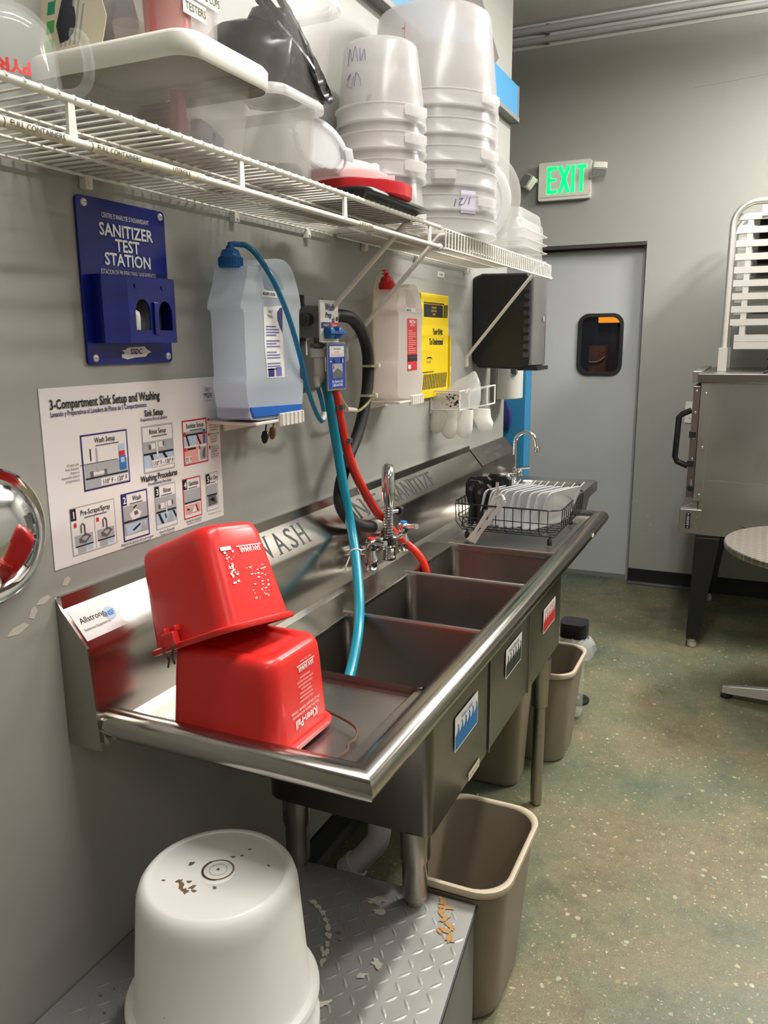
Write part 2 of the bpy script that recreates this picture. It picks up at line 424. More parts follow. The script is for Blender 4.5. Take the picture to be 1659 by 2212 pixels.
# painted joint line across the far wall
F = BF(0, YB, 0); m = MB(); m.poly(F, [(.66, 2.996), (1.1, 3.022), (2.2, 3.085), (2.2, 3.088), (1.1, 3.025), (.66, 2.998)], .0006, mat('wall_joint_line', (128, 126, 116), .6))
for u, v, s in ((.55, .46, .008), (.50, .50, .005), (.57, .40, .009), (.53, .34, .006), (.49, .42, .005), (.62, .36, .006), (.475, .55, .007), (.51, .28, .004)):
    m.poly(F, [(u, v), (u + s, v + s * .3), (u + s * .8, v + s * 1.2), (u + s * .1, v + s * .9)], .0006, SCUFF)
struct(m.build('trim_1', smooth=0), 'fine joint line and paint chips on the far wall', 'wall marks')
m = MB()
for y, z, a, b in ((.93, 1.10, .05, .012), (.99, 1.135, .035, .01), (1.045, 1.155, .02, .012), (.965, 1.12, .02, .016)):
    m.poly(WF(0, 0, 0), [(y - a / 2, z - b / 2), (y, z - b * .8), (y + a / 2, z), (y + a * .3, z + b * .6), (y - a * .2, z + b * .4)], .0006, SCUFF)
struct(m.build('trim_2', smooth=0), 'scraped paint on the wall at the sink end', 'wall marks')
# far wall pipes
for nm, z, r, lb in (('conduit', 3.425, .02, 'upper of the two grey pipes under the ceiling on the far wall'), ('conduit', 3.365, .016, 'lower of the two grey pipes under the ceiling on the far wall')):
    m = MB(); m.tube([(-1.4, 5.30, z), (4.0, 5.30, z)], r, GREYP if nm == '' else mat('galvanised_pipe', (190, 190, 188), .4, .3), 12)
    for x in (-.2, 1.2, 2.6): m.box(x - .012, x + .012, 5.30, YB, z - r - .006, z + r + .006, GREYP)
    tag(m.build(nm), lb, 'pipe', 'pipes along the far wall')
m = MB(); m.fbox(BF(0, YB, 0), -1.4, 4.0, 3.335, 3.47, 0, .006, mat('pale_wall_band', (214, 212, 206), .6)); struct(m.build('trim_3', smooth=0), 'pale unpainted band behind the pipes', 'wall band')

# blue header along the top of the sink wall
t = thing('blue_header', 'bright blue board with a grey lower edge high above the tall container stack', 'header', (.02, 3.0, 2.5))
MB().box(0, .035, .9, 3.87, 2.572, 2.705, BLUEH).build('board', t, 0, .003)
MB().box(0, .042, .9, 3.872, 2.552, 2.572, GREYP).build('lower_edge', t, 0, .002)
MB().box(.0, .037, 3.862, 3.874, 2.552, 2.705, GREYP).build('end_cap', t, 0)
m = MB(); m.prism([(1.2, 2.705), (3.52, 2.705), (3.57, 2.74), (3.30, 2.9), (3.1, 3.05), (1.2, 3.05)], WF(0, 0, 0), 0, .03, mat('brown_panel', (92, 86, 84), .6))
tag(m.build('dark_panel', smooth=0), 'dark brown panel on the wall above the blue board', 'panel')

# blue post and cloth beyond the wall end
t = thing('blue_post', 'blue painted jamb standing between the sink wall and the grey door', 'post', (-.24, 4.45, 0))
m = MB(); m.box(-.46, -.024, 4.38, 4.50, 0, 1.7, BLUEW); m.build('post', t, 0, .004)
m = MB(); m.loft([rrect(-.19, -.105, 4.352, 4.379, z, .01) for z in (1.10,)] + [rrect(-.2, -.095, 4.345, 4.379, z, .012) for z in (1.14, 1.19)] + [rrect(-.18, -.125, 4.36, 4.379, 1.25, .008)], mat('navy_cloth', (22, 34, 92), .85, var=.2, vscale=50))
tag(m.build('cloth', smooth=60), 'small navy blue cloth hanging on the blue post', 'cloth')

# swing door
t = thing('door_1', 'grey swing door with a black framed rounded window', 'door', (-.05, 5.40, 0)); t['kind'] = 'structure'
wo = rr2(.050, .318, 1.362, 1.735, .062, 6)
m = MB(); m.prism([(-.545, .012), (.425, .012), (.425, 2.135), (-.545, 2.135)], BF(0, 5.42, 0), -.045, 0, DOORM, [wo]); m.build('door_slab', t, 0)
gi = rr2(.064, .304, 1.376, 1.721, .05, 6); go = rr2(.040, .328, 1.352, 1.745, .068, 6)
m = MB(); m.prism(go, BF(0, 5.42, 0), 0, .014, RUB, [gi]); g = m.build('window_gasket', t, 0, .005)
m = MB(); m.fbox(BF(0, 5.42, 0), .055, .313, 1.367, 1.73, -.026, -.02, PANE); m.build('window_pane', t, 0)
m = MB(); m.box(.425, .449, 5.405, 5.47, 0, 2.16, mat('door_edge_seal', (150, 150, 146), .6)); m.box(-.555, -.545, 5.41, 5.47, 0, 2.16, RUB); m.build('edge_seal', t, 0)
m = MB(); m.fbox(BF(0, 5.421, 0), -.545, .425, .0, .03, -.02, .004, GREYP); m.build('bottom_sweep', t, 0)
struct(MB().box(-.56, .45, YB + .0, YB + .14, 2.145, 2.166, mat('door_head_shade', (48, 48, 46), .7)).build('trim_4', smooth=0), 'dark strip painted as shade under the door head', 'painted shade')  # dark slab stands in for the shaded underside of the door opening
# dim room beyond the door window, its darkness put into the wall colour
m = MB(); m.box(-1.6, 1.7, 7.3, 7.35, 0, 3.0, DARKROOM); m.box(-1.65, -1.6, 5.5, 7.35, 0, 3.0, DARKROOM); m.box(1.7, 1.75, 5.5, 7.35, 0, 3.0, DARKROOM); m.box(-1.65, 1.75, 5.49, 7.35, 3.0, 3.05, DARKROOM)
struct(m.build('wall_beyond', smooth=0), 'walls coloured dark for the unlit room beyond the door window', 'wall')
t = thing('amber_light', 'orange lit panel seen at the top of the door window', 'light', (.05, 7.25, 1.72))
MB().box(-.15, .25, 7.22, 7.26, 1.722, 1.95, LORANGE).build('lit_panel', t, 0); MB().box(-.16, .26, 7.26, 7.29, 1.712, 1.96, BLACKM).build('housing', t, 0)
t = thing('cardboard_box', 'brown box seen low through the door window', 'box', (-.1, 7.06, 0))
m = MB(); m.loft([rrect(-.178, -.035, 6.98, 7.15, z, .01) for z in (0, 1.53)], CARD); m.build('carton', t, 20)
m = MB(); m.tube(smoothpath([(-.17, 6.972, 1.40), (-.14, 6.972, 1.395), (-.10, 6.972, 1.40), (-.065, 6.972, 1.42), (-.045, 6.972, 1.44)]), .005, WHITEP, 6); m.build('reflection_curl', t)  # white tube stands in for a curled reflection in the window

l = bpy.data.lights.new('added_carton_lamp', 'AREA'); l.shape = 'RECTANGLE'; l.size = .4; l.size_y = .2; l.energy = 9; l.color = (1.0, .72, .4)  # unseen warm lamp, added so the carton shows through the window
o = bpy.data.objects.new('added_carton_lamp', l); COL.objects.link(o); o.location = (.05, 6.4, 2.6); o.rotation_euler = (math.radians(35), 0, 0)
# exit sign
t = thing('exit_sign', 'white exit sign with lit green letters and two lamp heads above the door', 'sign', (-.06, 5.30, 2.43))
F = BF(0, 5.295, 0)
M0 = 0.0
m = MB(); m.prism(rr2(-.222, .102, 2.435, 2.66, .012), F, -.045, 0, WHITEP); m.build('housing', t, 0, .004)
m = MB()
def seg(u0, v0, u1, v1, wd):
    a = V((u1 - u0, v1 - v0)); n_ = V((-a.y, a.x)).normalized() * wd / 2
    return [(u0 - n_.x, v0 - n_.y), (u1 - n_.x, v1 - n_.y), (u1 + n_.x, v1 + n_.y), (u0 + n_.x, v0 + n_.y)]
wd = .021; y0, y1 = 2.475, 2.632
for p in ([(-.168, y0), (-.146, y0), (-.146, y1), (-.168, y1)], [(-.168, y1 - wd), (-.104, y1 - wd), (-.104, y1), (-.168, y1)], [(-.168, 2.546), (-.112, 2.546), (-.112, 2.563), (-.168, 2.563)], [(-.168, y0), (-.104, y0), (-.104, y0 + wd), (-.168, y0 + wd)],
          seg(-.089, y0, -.034, y1, .0235), seg(-.034, y0, -.089, y1, .0234),
          [(-.018, y0), (.004, y0), (.004, y1), (-.018, y1)], [(.016, y1 - wd), (.074, y1 - wd), (.074, y1), (.016, y1)], [(.034, y0), (.056, y0), (.056, y1 - wd), (.034, y1 - wd)]):
    m.prism(p, F, .0005, .002, LGREEN)
m.build('letters', t, 0)
m = MB(); m.q(F, -.21, 2.452, .09, 2.4545, .0006, DKGI); m.build('seam', t, 0)
m = MB(); m.lathe([(.004, 0), (.004, .003)], (.098, 5.295, 2.475), mat('red_pilot', (255, 60, 30), .4, emit=1.0), 8, 'y'); m.build('pilot_lamp', t)
for s, c in ((-1, (-.285, 5.25, 2.555)), (1, (.158, 5.25, 2.578))):
    h = MB(); h.prism(rr2(-.045, .045, -.042, .042, .016), frame((0, 0, 0), (1, 0, 0), (0, 0, 1)), -.03, .012, WHITEP)
    h.prism(rr2(-.037, .037, -.034, .034, .013), frame((0, 0, 0), (1, 0, 0), (0, 0, 1)), .012, .016, mat('lamp_lens', (210, 212, 214), .18, .6, bump=.9, bscale=120))
    if s > 0:
        for k in range(-3, 4): h.box(-.04, .04, -.014, -.0125, k * .009 - .002, k * .009 + .002, PALEI)
    h.xform(Matrix.Translation(c) @ Euler((math.radians(-25 if s < 0 else 60), math.radians(24 * (-s) if s < 0 else 4), math.radians(-38 if s < 0 else 15))).to_matrix().to_4x4())
    h.tube([(s * .0 + (-.225 if s < 0 else .1), 5.28, 2.555), (c[0], 5.27, c[2])], .012, WHITEP, 8)
    h.build('lamp_head', t, 40)

# wall outlet behind the oven
t = thing('wall_plate', 'white wall switch plate beside the oven handle', 'switch', (.77, YB, 1.1))
MB().fbox(BF(0, YB, 0), .735, .81, 1.07, 1.20, 0, .006, WHITEP).build('plate', t, 0, .002); MB().fbox(BF(0, YB, 0), .76, .785, 1.1, 1.165, .006, .01, WHITEP).build('rocker', t, 0, .001)

# ceiling strip lights (one object per lamp fitting)
for i, (x, y, a, b, p) in enumerate(LAMPS):
    t = thing('ceiling_light', ['strip light over the aisle beside the sink', 'strip light over the aisle by the door', 'wide strip light behind the viewer', 'wide strip light across the room in the middle', 'added unseen strip light that brightens the far wall'][i], 'light', (x, y, LZ), 'hanging strip lights')
    MB().box(x - a / 2 - .01, x + a / 2 + .01, y - b / 2 - .03, y + b / 2 + .03, LZ + .01, LZ + .06, WHITEP).build('fitting', t, 0)
    MB().box(x - a / 2, x + a / 2, y - b / 2, y + b / 2, LZ - .015, LZ + .01, TUBEL).build('diffuser', t, 0)
    for yy in (y - b * .4, y + b * .4): m = MB(); m.tube([(x, yy, LZ + .06), (x, yy, 3.47)], .004, GREYP, 6); m.build('hanger_rod', t, 0)

# ------------------------------------------------------------------ three compartment sink
SK = thing('three_compartment_sink', 'long stainless three compartment sink with drainboards along the wall', 'sink', (.32, 2.12, 0))
Y0, Y1 = 1.02, 3.22
# rolled rim on three sides
prof = [(-.062, .872), (-.05, .884), (-.03, .906), (-.015, .913), (0, .915), (.012, .911), (.021, .902), (.025, .890), (.022, .876), (.012, .866), (-.005, .863), (-.06, .866)]
lp = sweep_xy(prof, [(.055, Y0 + .025), (.605, Y0 + .025), (.605, Y1 - .025), (.055, Y1 - .025)])
lp = [list(reversed(l)) for l in lp]
m = MB(); m.loft(lp, STEEL); m.build('rolled_rim', SK, 40, weld=True)
# splash back with slanted top
sp = [(.0, .86), (.0, 1.132), (.009, 1.132), (.011, 1.108), (.066, 1.043), (.070, 1.030), (.076, .885), (.095, .868), (.095, .86)]
m = MB(); m.loft([[V((x, y, z)) for x, z in sp] for y in (Y0 + .001, 1.9, 2.6, 3.325)], STEEL); m.build('backsplash', SK, 25, weld=True)
m = MB(); m.loft([[V((x, y, z)) for x, z in [(.0, .845), (.0, 1.13), (.012, 1.108), (.067, 1.043), (.078, .875), (.08, .845)]] for y in (Y0 - .004, Y0 + .001)], STEELV); m.build('end_panel', SK, 25, weld=True)
# near drainboard with recessed field and front ledge
m = MB()
for ya, yb, zl, zh, o1, o2 in ((Y0 + .05, 1.449, .872, .868, 0, 1), (2.607, Y1 - .05, .868, .872, 1, 0)):
    za, zb = (.874, .866) if o1 == 0 else (.868, .874)
    pf = [(.09, .0), (.15, .0), (.16, -.006), (.518, -.006), (.530, .004), (.575, .006)]
    A = [V((x, ya, za + z)) for x, z in pf] + [V((x, ya, za - .012)) for x, z in reversed(pf)]
    B = [V((x, yb, zb + z)) for x, z in pf] + [V((x, yb, zb - .012)) for x, z in reversed(pf)]
    m = MB(); m.loft([B, A], STEELX); m.build('drainboard', SK, 20, weld=True)
for pts in ([(.09, 1.445), (.19, 1.445), (.19, 2.612), (.09, 2.612)], [(.552, 1.445), (.585, 1.445), (.585, 2.612), (.552, 2.612)]):
    m = MB(); m.prism(pts, frame((0, 0, 0), (1, 0, 0), (0, 1, 0)), .862, .876, STEEL); m.build('deck_ledge', SK, 0, .003)
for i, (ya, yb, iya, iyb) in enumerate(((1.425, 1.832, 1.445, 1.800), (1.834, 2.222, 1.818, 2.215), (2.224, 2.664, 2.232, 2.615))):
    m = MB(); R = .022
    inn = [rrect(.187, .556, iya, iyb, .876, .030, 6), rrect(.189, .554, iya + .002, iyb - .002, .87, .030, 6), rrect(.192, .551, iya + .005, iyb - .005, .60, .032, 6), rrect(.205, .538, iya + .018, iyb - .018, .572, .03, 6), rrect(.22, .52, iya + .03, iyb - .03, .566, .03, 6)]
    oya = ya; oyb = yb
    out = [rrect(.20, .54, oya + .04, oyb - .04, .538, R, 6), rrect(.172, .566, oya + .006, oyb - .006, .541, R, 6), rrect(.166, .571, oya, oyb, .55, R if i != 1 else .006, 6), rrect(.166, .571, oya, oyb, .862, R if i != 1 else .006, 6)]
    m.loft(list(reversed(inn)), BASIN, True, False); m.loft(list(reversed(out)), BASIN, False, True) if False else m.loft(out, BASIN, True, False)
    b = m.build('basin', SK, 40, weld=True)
    m = MB(); yc = (iya + iyb) / 2; m.lathe([(.045, .5665), (.045, .569), (.03, .569), (.02, .5675)], (.36, yc, 0), CHROME, 20); m.build('drain', b)
for y in (1.809, 2.2235):
    m = MB(); m.tube([(.172, y, .874), (.575, y, .874)], .0075, STEELX, 8); m.build('divider_edge', SK, 40)
m = MB(); m.tube([(.17, 2.622, .874), (.25, 2.63, .870), (.52, 2.63, .870), (.56, 2.622, .875)], .006, STEELX, 8)
m.build('divider_edge', SK, 40)
for y in (1.833, 2.223): m = MB(); m.box(.571, .5735, y - .004, y + .004, .545, .862, STEELV); m.build('seam_strip', SK, 0)
for x, y in ((.52, 1.462), (.54, 2.52), (.212, 1.475), (.20, 2.52)):
    m = MB(); m.tube([(x, y, .02), (x, y, .44)], .0205, STEELV, 20)
    m.lathe([(.022, .365), (.028, .37), (.029, .46), (.034, .47), (.034, .542)], (x, y, 0), STEELV, 20)
    m.lathe([(.012, 0), (.019, .004), (.02, .03), (.016, .04), (.021, .05)], (x, y, 0), STEELV, 16)
    m.build('leg', SK, 40)
# carved words along the slanted top
sF = frame((.066, 0, 1.043), (0, 1, 0), (.011 - .066, 0, 1.108 - 1.043))
def serif(m, t, y0, y1, h=.060):
    """narrow carved capitals between two points along the slanted top"""
    m.text(t, sF, 0, 0, h, INK); k = len(textgeo(t, 'L', 0)[0]); n = len(m.v); xs = [(p - sF[0]).dot(sF[1]) for p in m.v[n - k:]]; a, b = min(xs), max(xs)
    for i in range(n - k, n):
        p = m.v[i]; u = (p - sF[0]).dot(sF[1]); v = (p - sF[0]).dot(sF[2]); m.v[i] = sF[0] + sF[1] * (y0 + (u - a) * (y1 - y0) / (b - a)) + sF[2] * (v + .012) + sF[3] * .0008
def slab(m, y, top, wd=.014): v = .012 + (.060 if top else 0); m.q(sF, y - wd / 2, v - .0015, y + wd / 2, v + .0015, .0009, INK)
m = MB(); serif(m, 'W', 1.60, 1.672); serif(m, 'A', 1.69, 1.735); serif(m, 'S', 1.752, 1.786); serif(m, 'H', 1.803, 1.843)
for y in (1.602, 1.636, 1.670): slab(m, y, 1)
for y in (1.692, 1.733): slab(m, y, 0)
for y in (1.806, 1.840): slab(m, y, 0); slab(m, y, 1)
m.build('carved_word', SK, 0)
m = MB(); serif(m, 'RINSE', 2.06, 2.33)
for y in (2.065, 2.13, 2.155, 2.205, 2.285): slab(m, y, 0); slab(m, y, 1)
m.build('carved_word', SK, 0)
m = MB(); serif(m, 'SANITIZE', 2.425, 2.80)
for y in (2.48, 2.51): slab(m, y, 0)
for y in (2.535, 2.575, 2.60, 2.675): slab(m, y, 0, .011); slab(m, y, 1, .011)
m.build('carved_word', SK, 0)
# stickers
def wave_sticker(name, y0, y1, z0, z1, ink, t1, fg):
    F = WF(.5735, 0, 0); m = MB(); m.prism(rr2(y0, y1, z0, z1, .004), F, 0, .0006, PAPER)
    wv = []; n = 6; ym = z0 + (z1 - z0) * .50
    a, b = y0 + .004, y1 - .004; st = (b - a) / n
    for i in range(n):
        u = a + i * st
        wv += [(u, ym - .004), (u + st * .30, ym - .001), (u + st * .62, ym + .006), (u + st * .72, ym + .014), (u + st * .55, ym + .017), (u + st * .40, ym + .014), (u + st * .62, ym + .021), (u + st * .86, ym + .016), (u + st * .95, ym + .004)]
    m.poly(F, [(a, z0 + .004), (b, z0 + .004), (b, ym - .004)] + list(reversed(wv)), .0012, ink)
    m.text(t1, F, (y0 + y1) / 2, z1 - .018, .0095, fg, 'C', .85, d=.0013)
    return m.build(name, SK, 0)
wave_sticker('wash_sticker', 1.563, 1.726, .677, .760, BLUEI, 'WASH / LAVAR', BLUEI)['label'] = 'blue wave wash sticker'
wave_sticker('rinse_sticker', 1.966, 2.125, .690, .773, mat('dark_green_ink', (40, 52, 44), .5), 'RINSE / ENJUAGAR', INK)['label'] = 'dark wave rinse sticker'
wave_sticker('sanitize_sticker', 2.388, 2.550, .672, .752, REDI, 'SANITIZE / DESINFECTAR', REDI)['label'] = 'red wave sanitize sticker'
F = WF(.5735, 0, 0); m = MB(); m.prism(rr2(1.665, 1.748, .552, .573, .002), F, 0, .0006, CREAM); m.text('DO NOT WASTE', F, 1.706, .559, .007, DKGI, 'C', .9, d=.0012); m.build('small_label', SK, 0)
m = MB(); m.q(frame((0, 0, 0), (0, 1, 0), (0, 0, 1)), 2.86, .885, 2.895, .897, .6305, CREAM); m.build('rim_tag', SK, 0)
m = MB(); m.q(sF, 1.026, .012, 1.128, .078, .0007, PAPER); m.text('Allstrong', sF, 1.036, .046, .012, INK, 'L', .95, d=.0014); m.text('Restaurant Equipment Inc', sF, 1.034, .030, .0055, DKGI, 'L', .8, d=.0014)
m.poly(sF, [(1.108 + .014 * math.cos(t), .046 + .014 * math.sin(t)) for t in [2 * PI * i / 20 for i in range(20)]], .0012, PBLUE); m.text('NSF', sF, 1.108, .041, .010, BLUEI, 'C', .9, .03, d=.0016); m.build('maker_label', SK, 0)
F = frame((.0735, 0, 0), (0, 1, 0), (-.03, 0, 1)); m = MB(); m.q(F, 1.195, .985, 1.29, 1.016, .003, CREAM); m.text('BLEACH', F, 1.205, .994, .013, INK, 'L', .95, .01, d=.0038); m.build('bleach_label', SK, 0)
m = MB()
for y in (1.70,):
    pass
# pvc drain under the near basin
t = thing('drain_pipe', 'white plastic drain pipe with purple joints under the near basin', 'pipe', (.35, 1.62, 0))
m = MB(); m.lathe([(.028, .50), (.028, .56)], (.36, 1.62, 0), mat('drain_tail', (150, 146, 140), .35, 1.0), 18); m.build('tailpiece', t)
m = MB(); m.lathe([(.030, .47), (.030, .50)], (.36, 1.62, 0), PURP, 18); m.build('primer_ring', t)
m = MB(); m.tube(smoothpath([(.36, 1.62, .47), (.36, 1.62, .40), (.352, 1.62, .36), (.32, 1.615, .315), (.30, 1.61, .29)]), .029, PVC, 18)
m.tube([(.36, 1.62, .475), (.36, 1.62, .43)], .034, PVC, 18); m.tube([(.30, 1.61, .29), (.275, 1.605, .262)], .035, PVC, 18); m.build('elbow', t, 50)
m = MB(); m.tube([(.277, 1.605, .264), (.272, 1.604, .258)], .0345, PURP, 18); m.build('primer_ring', t)
m = MB(); m.tube(smoothpath([(.28, 1.606, .266), (.235, 1.595, .215), (.20, 1.59, .16), (.19, 1.59, .08), (.19, 1.59, 0)]), .027, PVC, 18); m.build('lower_pipe', t, 50)
m = MB(); m.tube(smoothpath([(.36, 1.64, .40), (.37, 1.75, .385), (.37, 2.0, .40), (.37, 2.4, .42)]), .024, PVC, 14); m.build('branch_pipe', t, 50)

# ------------------------------------------------------------------ hand sink at the far end
HS = thing('hand_sink', 'small stainless hand sink between the drying rack and the wall end', 'sink', (.24, 3.6, .70))
m = MB(); m.loft([[V((x, y, z)) for x, z in [(.0, .86), (.0, 1.114), (.009, 1.114), (.014, 1.106), (.066, 1.046), (.074, .90), (.085, .89), (.085, .86)]] for y in (3.335, 3.865)], STEEL); m.build('backsplash', HS, 25, weld=True)
m = MB(); m.loft([rrect(.17, .36, 3.45, 3.75, .72, .04), rrect(.14, .40, 3.41, 3.79, .75, .05), rrect(.13, .41, 3.40, 3.80, .905, .05), rrect(.125, .415, 3.395, 3.805, .915, .05), rrect(.03, .468, 3.338, 3.864, .925, .018), rrect(.026, .474, 3.334, 3.866, .915, .02), rrect(.026, .474, 3.334, 3.866, .88, .02), rrect(.05, .45, 3.37, 3.84, .875, .02), rrect(.12, .43, 3.38, 3.82, .74, .05), rrect(.16, .38, 3.43, 3.77, .70, .05)], STEELX); m.build('bowl', HS, 40)
m = MB(); m.text('HANDWASHING', frame((.066, 0, 1.046), (0, 1, 0), (-.052, 0, .060)), 3.60, .042, .019, DKGI, 'C', 1.3); m.text('ONLY', frame((.066, 0, 1.046), (0, 1, 0), (-.052, 0, .060)), 3.60, .012, .019, DKGI, 'C', 1.3); m.build('carved_words', HS, 0)
t = thing('gooseneck_faucet', 'chrome gooseneck faucet with two lever handles over the hand sink', 'faucet', (.10, 3.68, .96))
m = MB(); m.tube(smoothpath([(.115, 3.68, .955), (.115, 3.68, 1.05), (.115, 3.68, 1.105)] + arc((.165, 3.68, 1.11), .05, 180, 20, 10) + [(.217, 3.68, 1.10), (.22, 3.68, 1.085)], 3), .0095, CHROME, 14); m.lathe([(.012, 0), (.013, .02), (.01, .026)], (.2195, 3.68, 1.07), CHROME, 14); m.build('spout', t, 50)
m = MB(); m.lathe([(.022, .915), (.02, .93), (.014, .935), (.014, .965), (.018, .975), (.014, .99)], (.115, 3.68, 0), CHROME, 18); m.tube([(.115, 3.58, .952), (.115, 3.78, .952)], .012, CHROME, 12); m.tube([(.06, 3.68, .952), (.115, 3.68, .952)], .014, CHROME, 12); m.build('body', t, 50)
for s in (-1, 1):
    m = MB(); y = 3.68 + s * .1; m.lathe([(.016, .935), (.016, .965), (.010, .975)], (.115, y, 0), CHROME, 14); m.tube([(.115, y, .972), (.16, y + s * .012, .98)], [.006, .008], CHROME, 8); m.build('lever_handle', t, 50)

# ------------------------------------------------------------------ wash faucet with spring sprayer
t = thing('sprayer_faucet', 'chrome wall faucet with spring spout and hot and cold levers over the wash sink', 'faucet', (.12, 2.2, .93))
m = MB(); m.tube([(.125, 2.07, .972), (.125, 2.31, .972)], .012, CHROME, 12)
for y in (2.085, 2.30): m.tube([(.07, y, .972), (.125, y, .972)], .014, CHROME, 12); m.lathe([(.026, 0), (.024, .006)], (.074, y, .972), CHROME, 18, 'x')
m.box(.108, .142, 2.175, 2.225, .955, 1.0, CHROME); m.build('body', t, 50)
for y, c, nm in ((2.07, REDI, 'red dot lever'), (2.31, BLUEI, 'blue dot lever')):
    m = MB(); m.lathe([(.010, -.055), (.017, -.05), (.021, -.035), (.020, -.015), (.013, 0), (.013, .015), (.018, .022), (.018, .034), (.012, .04)], (.130, y, .972), CHROME, 18)
    m.tube([(.130, y, 1.0), (.185, y - .02, 1.008)], [.007, .009], CHROME, 10); lv = m.build('lever_handle', t, 50); lv['label'] = nm
    m = MB(); m.lathe([(.012, 0), (.011, .004)], (.130, y, 1.012), c, 12); m.build('index_dot', lv)
B_ = V((.122, 2.212, 0)); N_ = V((.150, 2.150, 0))
m = MB(); m.tube([B_ + V((0, 0, .99)), B_ + V((0, 0, 1.15))], .011, CHROME, 14); m.build('riser', t, 50)
hp = [B_ + V((0, 0, 1.14)), B_ + V((0, 0, 1.17))] + [(B_ + N_) / 2 + (B_ - N_) / 2 * math.cos(a) + V((0, 0, 1.17 + .034 * math.sin(a))) for a in [PI * i / 10 for i in range(1, 10)]] + [N_ + V((0, 0, 1.17)), N_ + V((0, 0, 1.13)), N_ + V((0, 0, 1.095))]
m = MB(); m.tube(hp, [.012, .013, .014, .016, .017, .018, .019, .019, .0195, .02, .02, .0205, .019, .014], CHROME, 18); m.build('spray_head', t, 60)
m = MB(); h = []
for i in range(12 * 14 + 1):
    a = 2 * PI * i / 14; h.append(N_ + V((.0125 * math.cos(a), .0125 * math.sin(a), .995 + .10 * i / 168)))
m.tube(h, .0026, CHROME, 5); m.tube([N_ + V((0, 0, .99)), N_ + V((0, 0, 1.10))], .0095, mat('grey_hose_core', (150, 150, 150), .3, .6), 10); m.build('spring', t, 60)
m = MB(); m.lathe([(.016, .998), (.0185, .99), (.018, .978)], N_, BLACKP, 18); m.lathe([(.019, .978), (.021, .974), (.0195, .969), (.0215, .964), (.020, .959), (.022, .954), (.0205, .949), (.0225, .944), (.0215, .934), (.017, .931)], N_, CHROME, 20); m.build('nozzle', t, 40)
m = MB(); m.tube([B_ + V((0, 0, 1.065)), B_ + V((.02, .025, 1.065))], .006, CHROME, 8); m.lathe([(.013, 0), (.013, .022)], B_ + V((.02, .026, 1.065)), BLACKP, 12, 'y'); m.build('knob', t, 50)
# ------------------------------------------------------------------ things on the wall under the shelf
# blue test station
t = thing('test_station', 'glossy blue sanitizer test station board with a two window box on the wall', 'station', (.02, 1.256, 1.54))
m = MB(); m.prism(rr2(1.138, 1.375, 1.540, 1.838, .010), WF(0, 0, 0), .0005, .006, BLUEP); m.build('board', t, 0, .0015)
F = WF(.0062, 0, 0); m = MB(); c = 1.262
m.text("CENTRE D'ANALYSE D'ASSAINISSANT", F, c, 1.806, .0085, WHITEI, 'C', .62); m.text('SANITIZER', F, c, 1.775, .0215, WHITEI, 'C', .98, .02); m.text('TEST', F, c, 1.749, .0215, WHITEI, 'C', .98, .02); m.text('STATION', F, c, 1.723, .0215, WHITEI, 'C', .98, .02)
m.text('ESTACION DE PRUEBAS PARA SANEAMIENTO', F, c, 1.706, .0085, WHITEI, 'C', .60)
m.build('lettering', t, 0)
m = MB(); m.poly(F, [(1.225, 1.552), (1.24, 1.549), (1.262, 1.552), (1.292, 1.553), (1.30, 1.559), (1.31, 1.562), (1.298, 1.567), (1.29, 1.573), (1.262, 1.572), (1.242, 1.571), (1.236, 1.567), (1.226, 1.566), (1.234, 1.561), (1.224, 1.558)], .0006, WHITEI)
m.text('SSDC', F, 1.265, 1.5585, .010, NAVY, 'C', .95, .02, d=.0012, shear=.2); m.build('maker_mark', t, 0)
for y, z in ((1.157, 1.826), (1.362, 1.826), (1.157, 1.553), (1.362, 1.553)):
    m = MB(); m.lathe([(.0075, 0), (.0065, .002), (.003, .0035)], (.006, y, z), ALU, 12, 'x'); m.q(WF(.0088, 0, 0), y - .004, z - .0007, y + .004, z + .0007, .0012, DKGI); m.build('screw', t, 40)
bo = [(1.1585, 0), (1.345, 0), (1.345, .045), (1.21, .045), (1.185, .036), (1.1585, .031)]
def arch(u, v, wd, h): return [(u, v), (u + wd, v)] + [(u + wd / 2 + wd / 2 * math.cos(a), v + h - wd * .62 + wd * .62 * math.sin(a)) for a in [PI * i / 10 for i in range(11)]]
z0, z1 = 1.580, 1.703
m = MB(); m.prism([(1.21, z0), (1.345, z0), (1.345, z1), (1.21, z1)], WF(0, 0, 0), .041, .045, BLUEP, [arch(1.228, 1.604, .042, .058), arch(1.294, 1.604, .040, .056)])
for (a, da), (b, db) in (((1.1585, .006), (1.1585, .031)), ((1.1585, .031), (1.185, .0375)), ((1.185, .0375), (1.21, .045)), ((1.345, .045), (1.345, .006))):
    m.add([(da, a, z0), (db, b, z0), (db, b, z1), (da, a, z1)], [(0, 1, 2, 3)], BLUEP)
top = [V((d + .0, a, z1)) for a, d in ((1.1585, .006), (1.345, .006), (1.345, .045), (1.21, .045), (1.185, .0375), (1.1585, .031))]
m.add(top, [tuple(range(6))], BLUEP); m.add([p + V((0, 0, z0 - z1)) for p in top], [tuple(reversed(range(6)))], BLUEP)
m.build('box', t, 0)
m = MB(); m.prism([(1.277, 1.596), (1.289, 1.596), (1.289, 1.657), (1.277, 1.657)], WF(0, 0, 0), .045, .0495, BLUEP); m.build('latch', t, 0, .0015)
for y in (1.232, 1.308): m = MB(); m.lathe([(.0045, 0), (.004, .002)], (.045, y, 1.685), BLUEP, 10, 'x'); m.build('rivet', t)
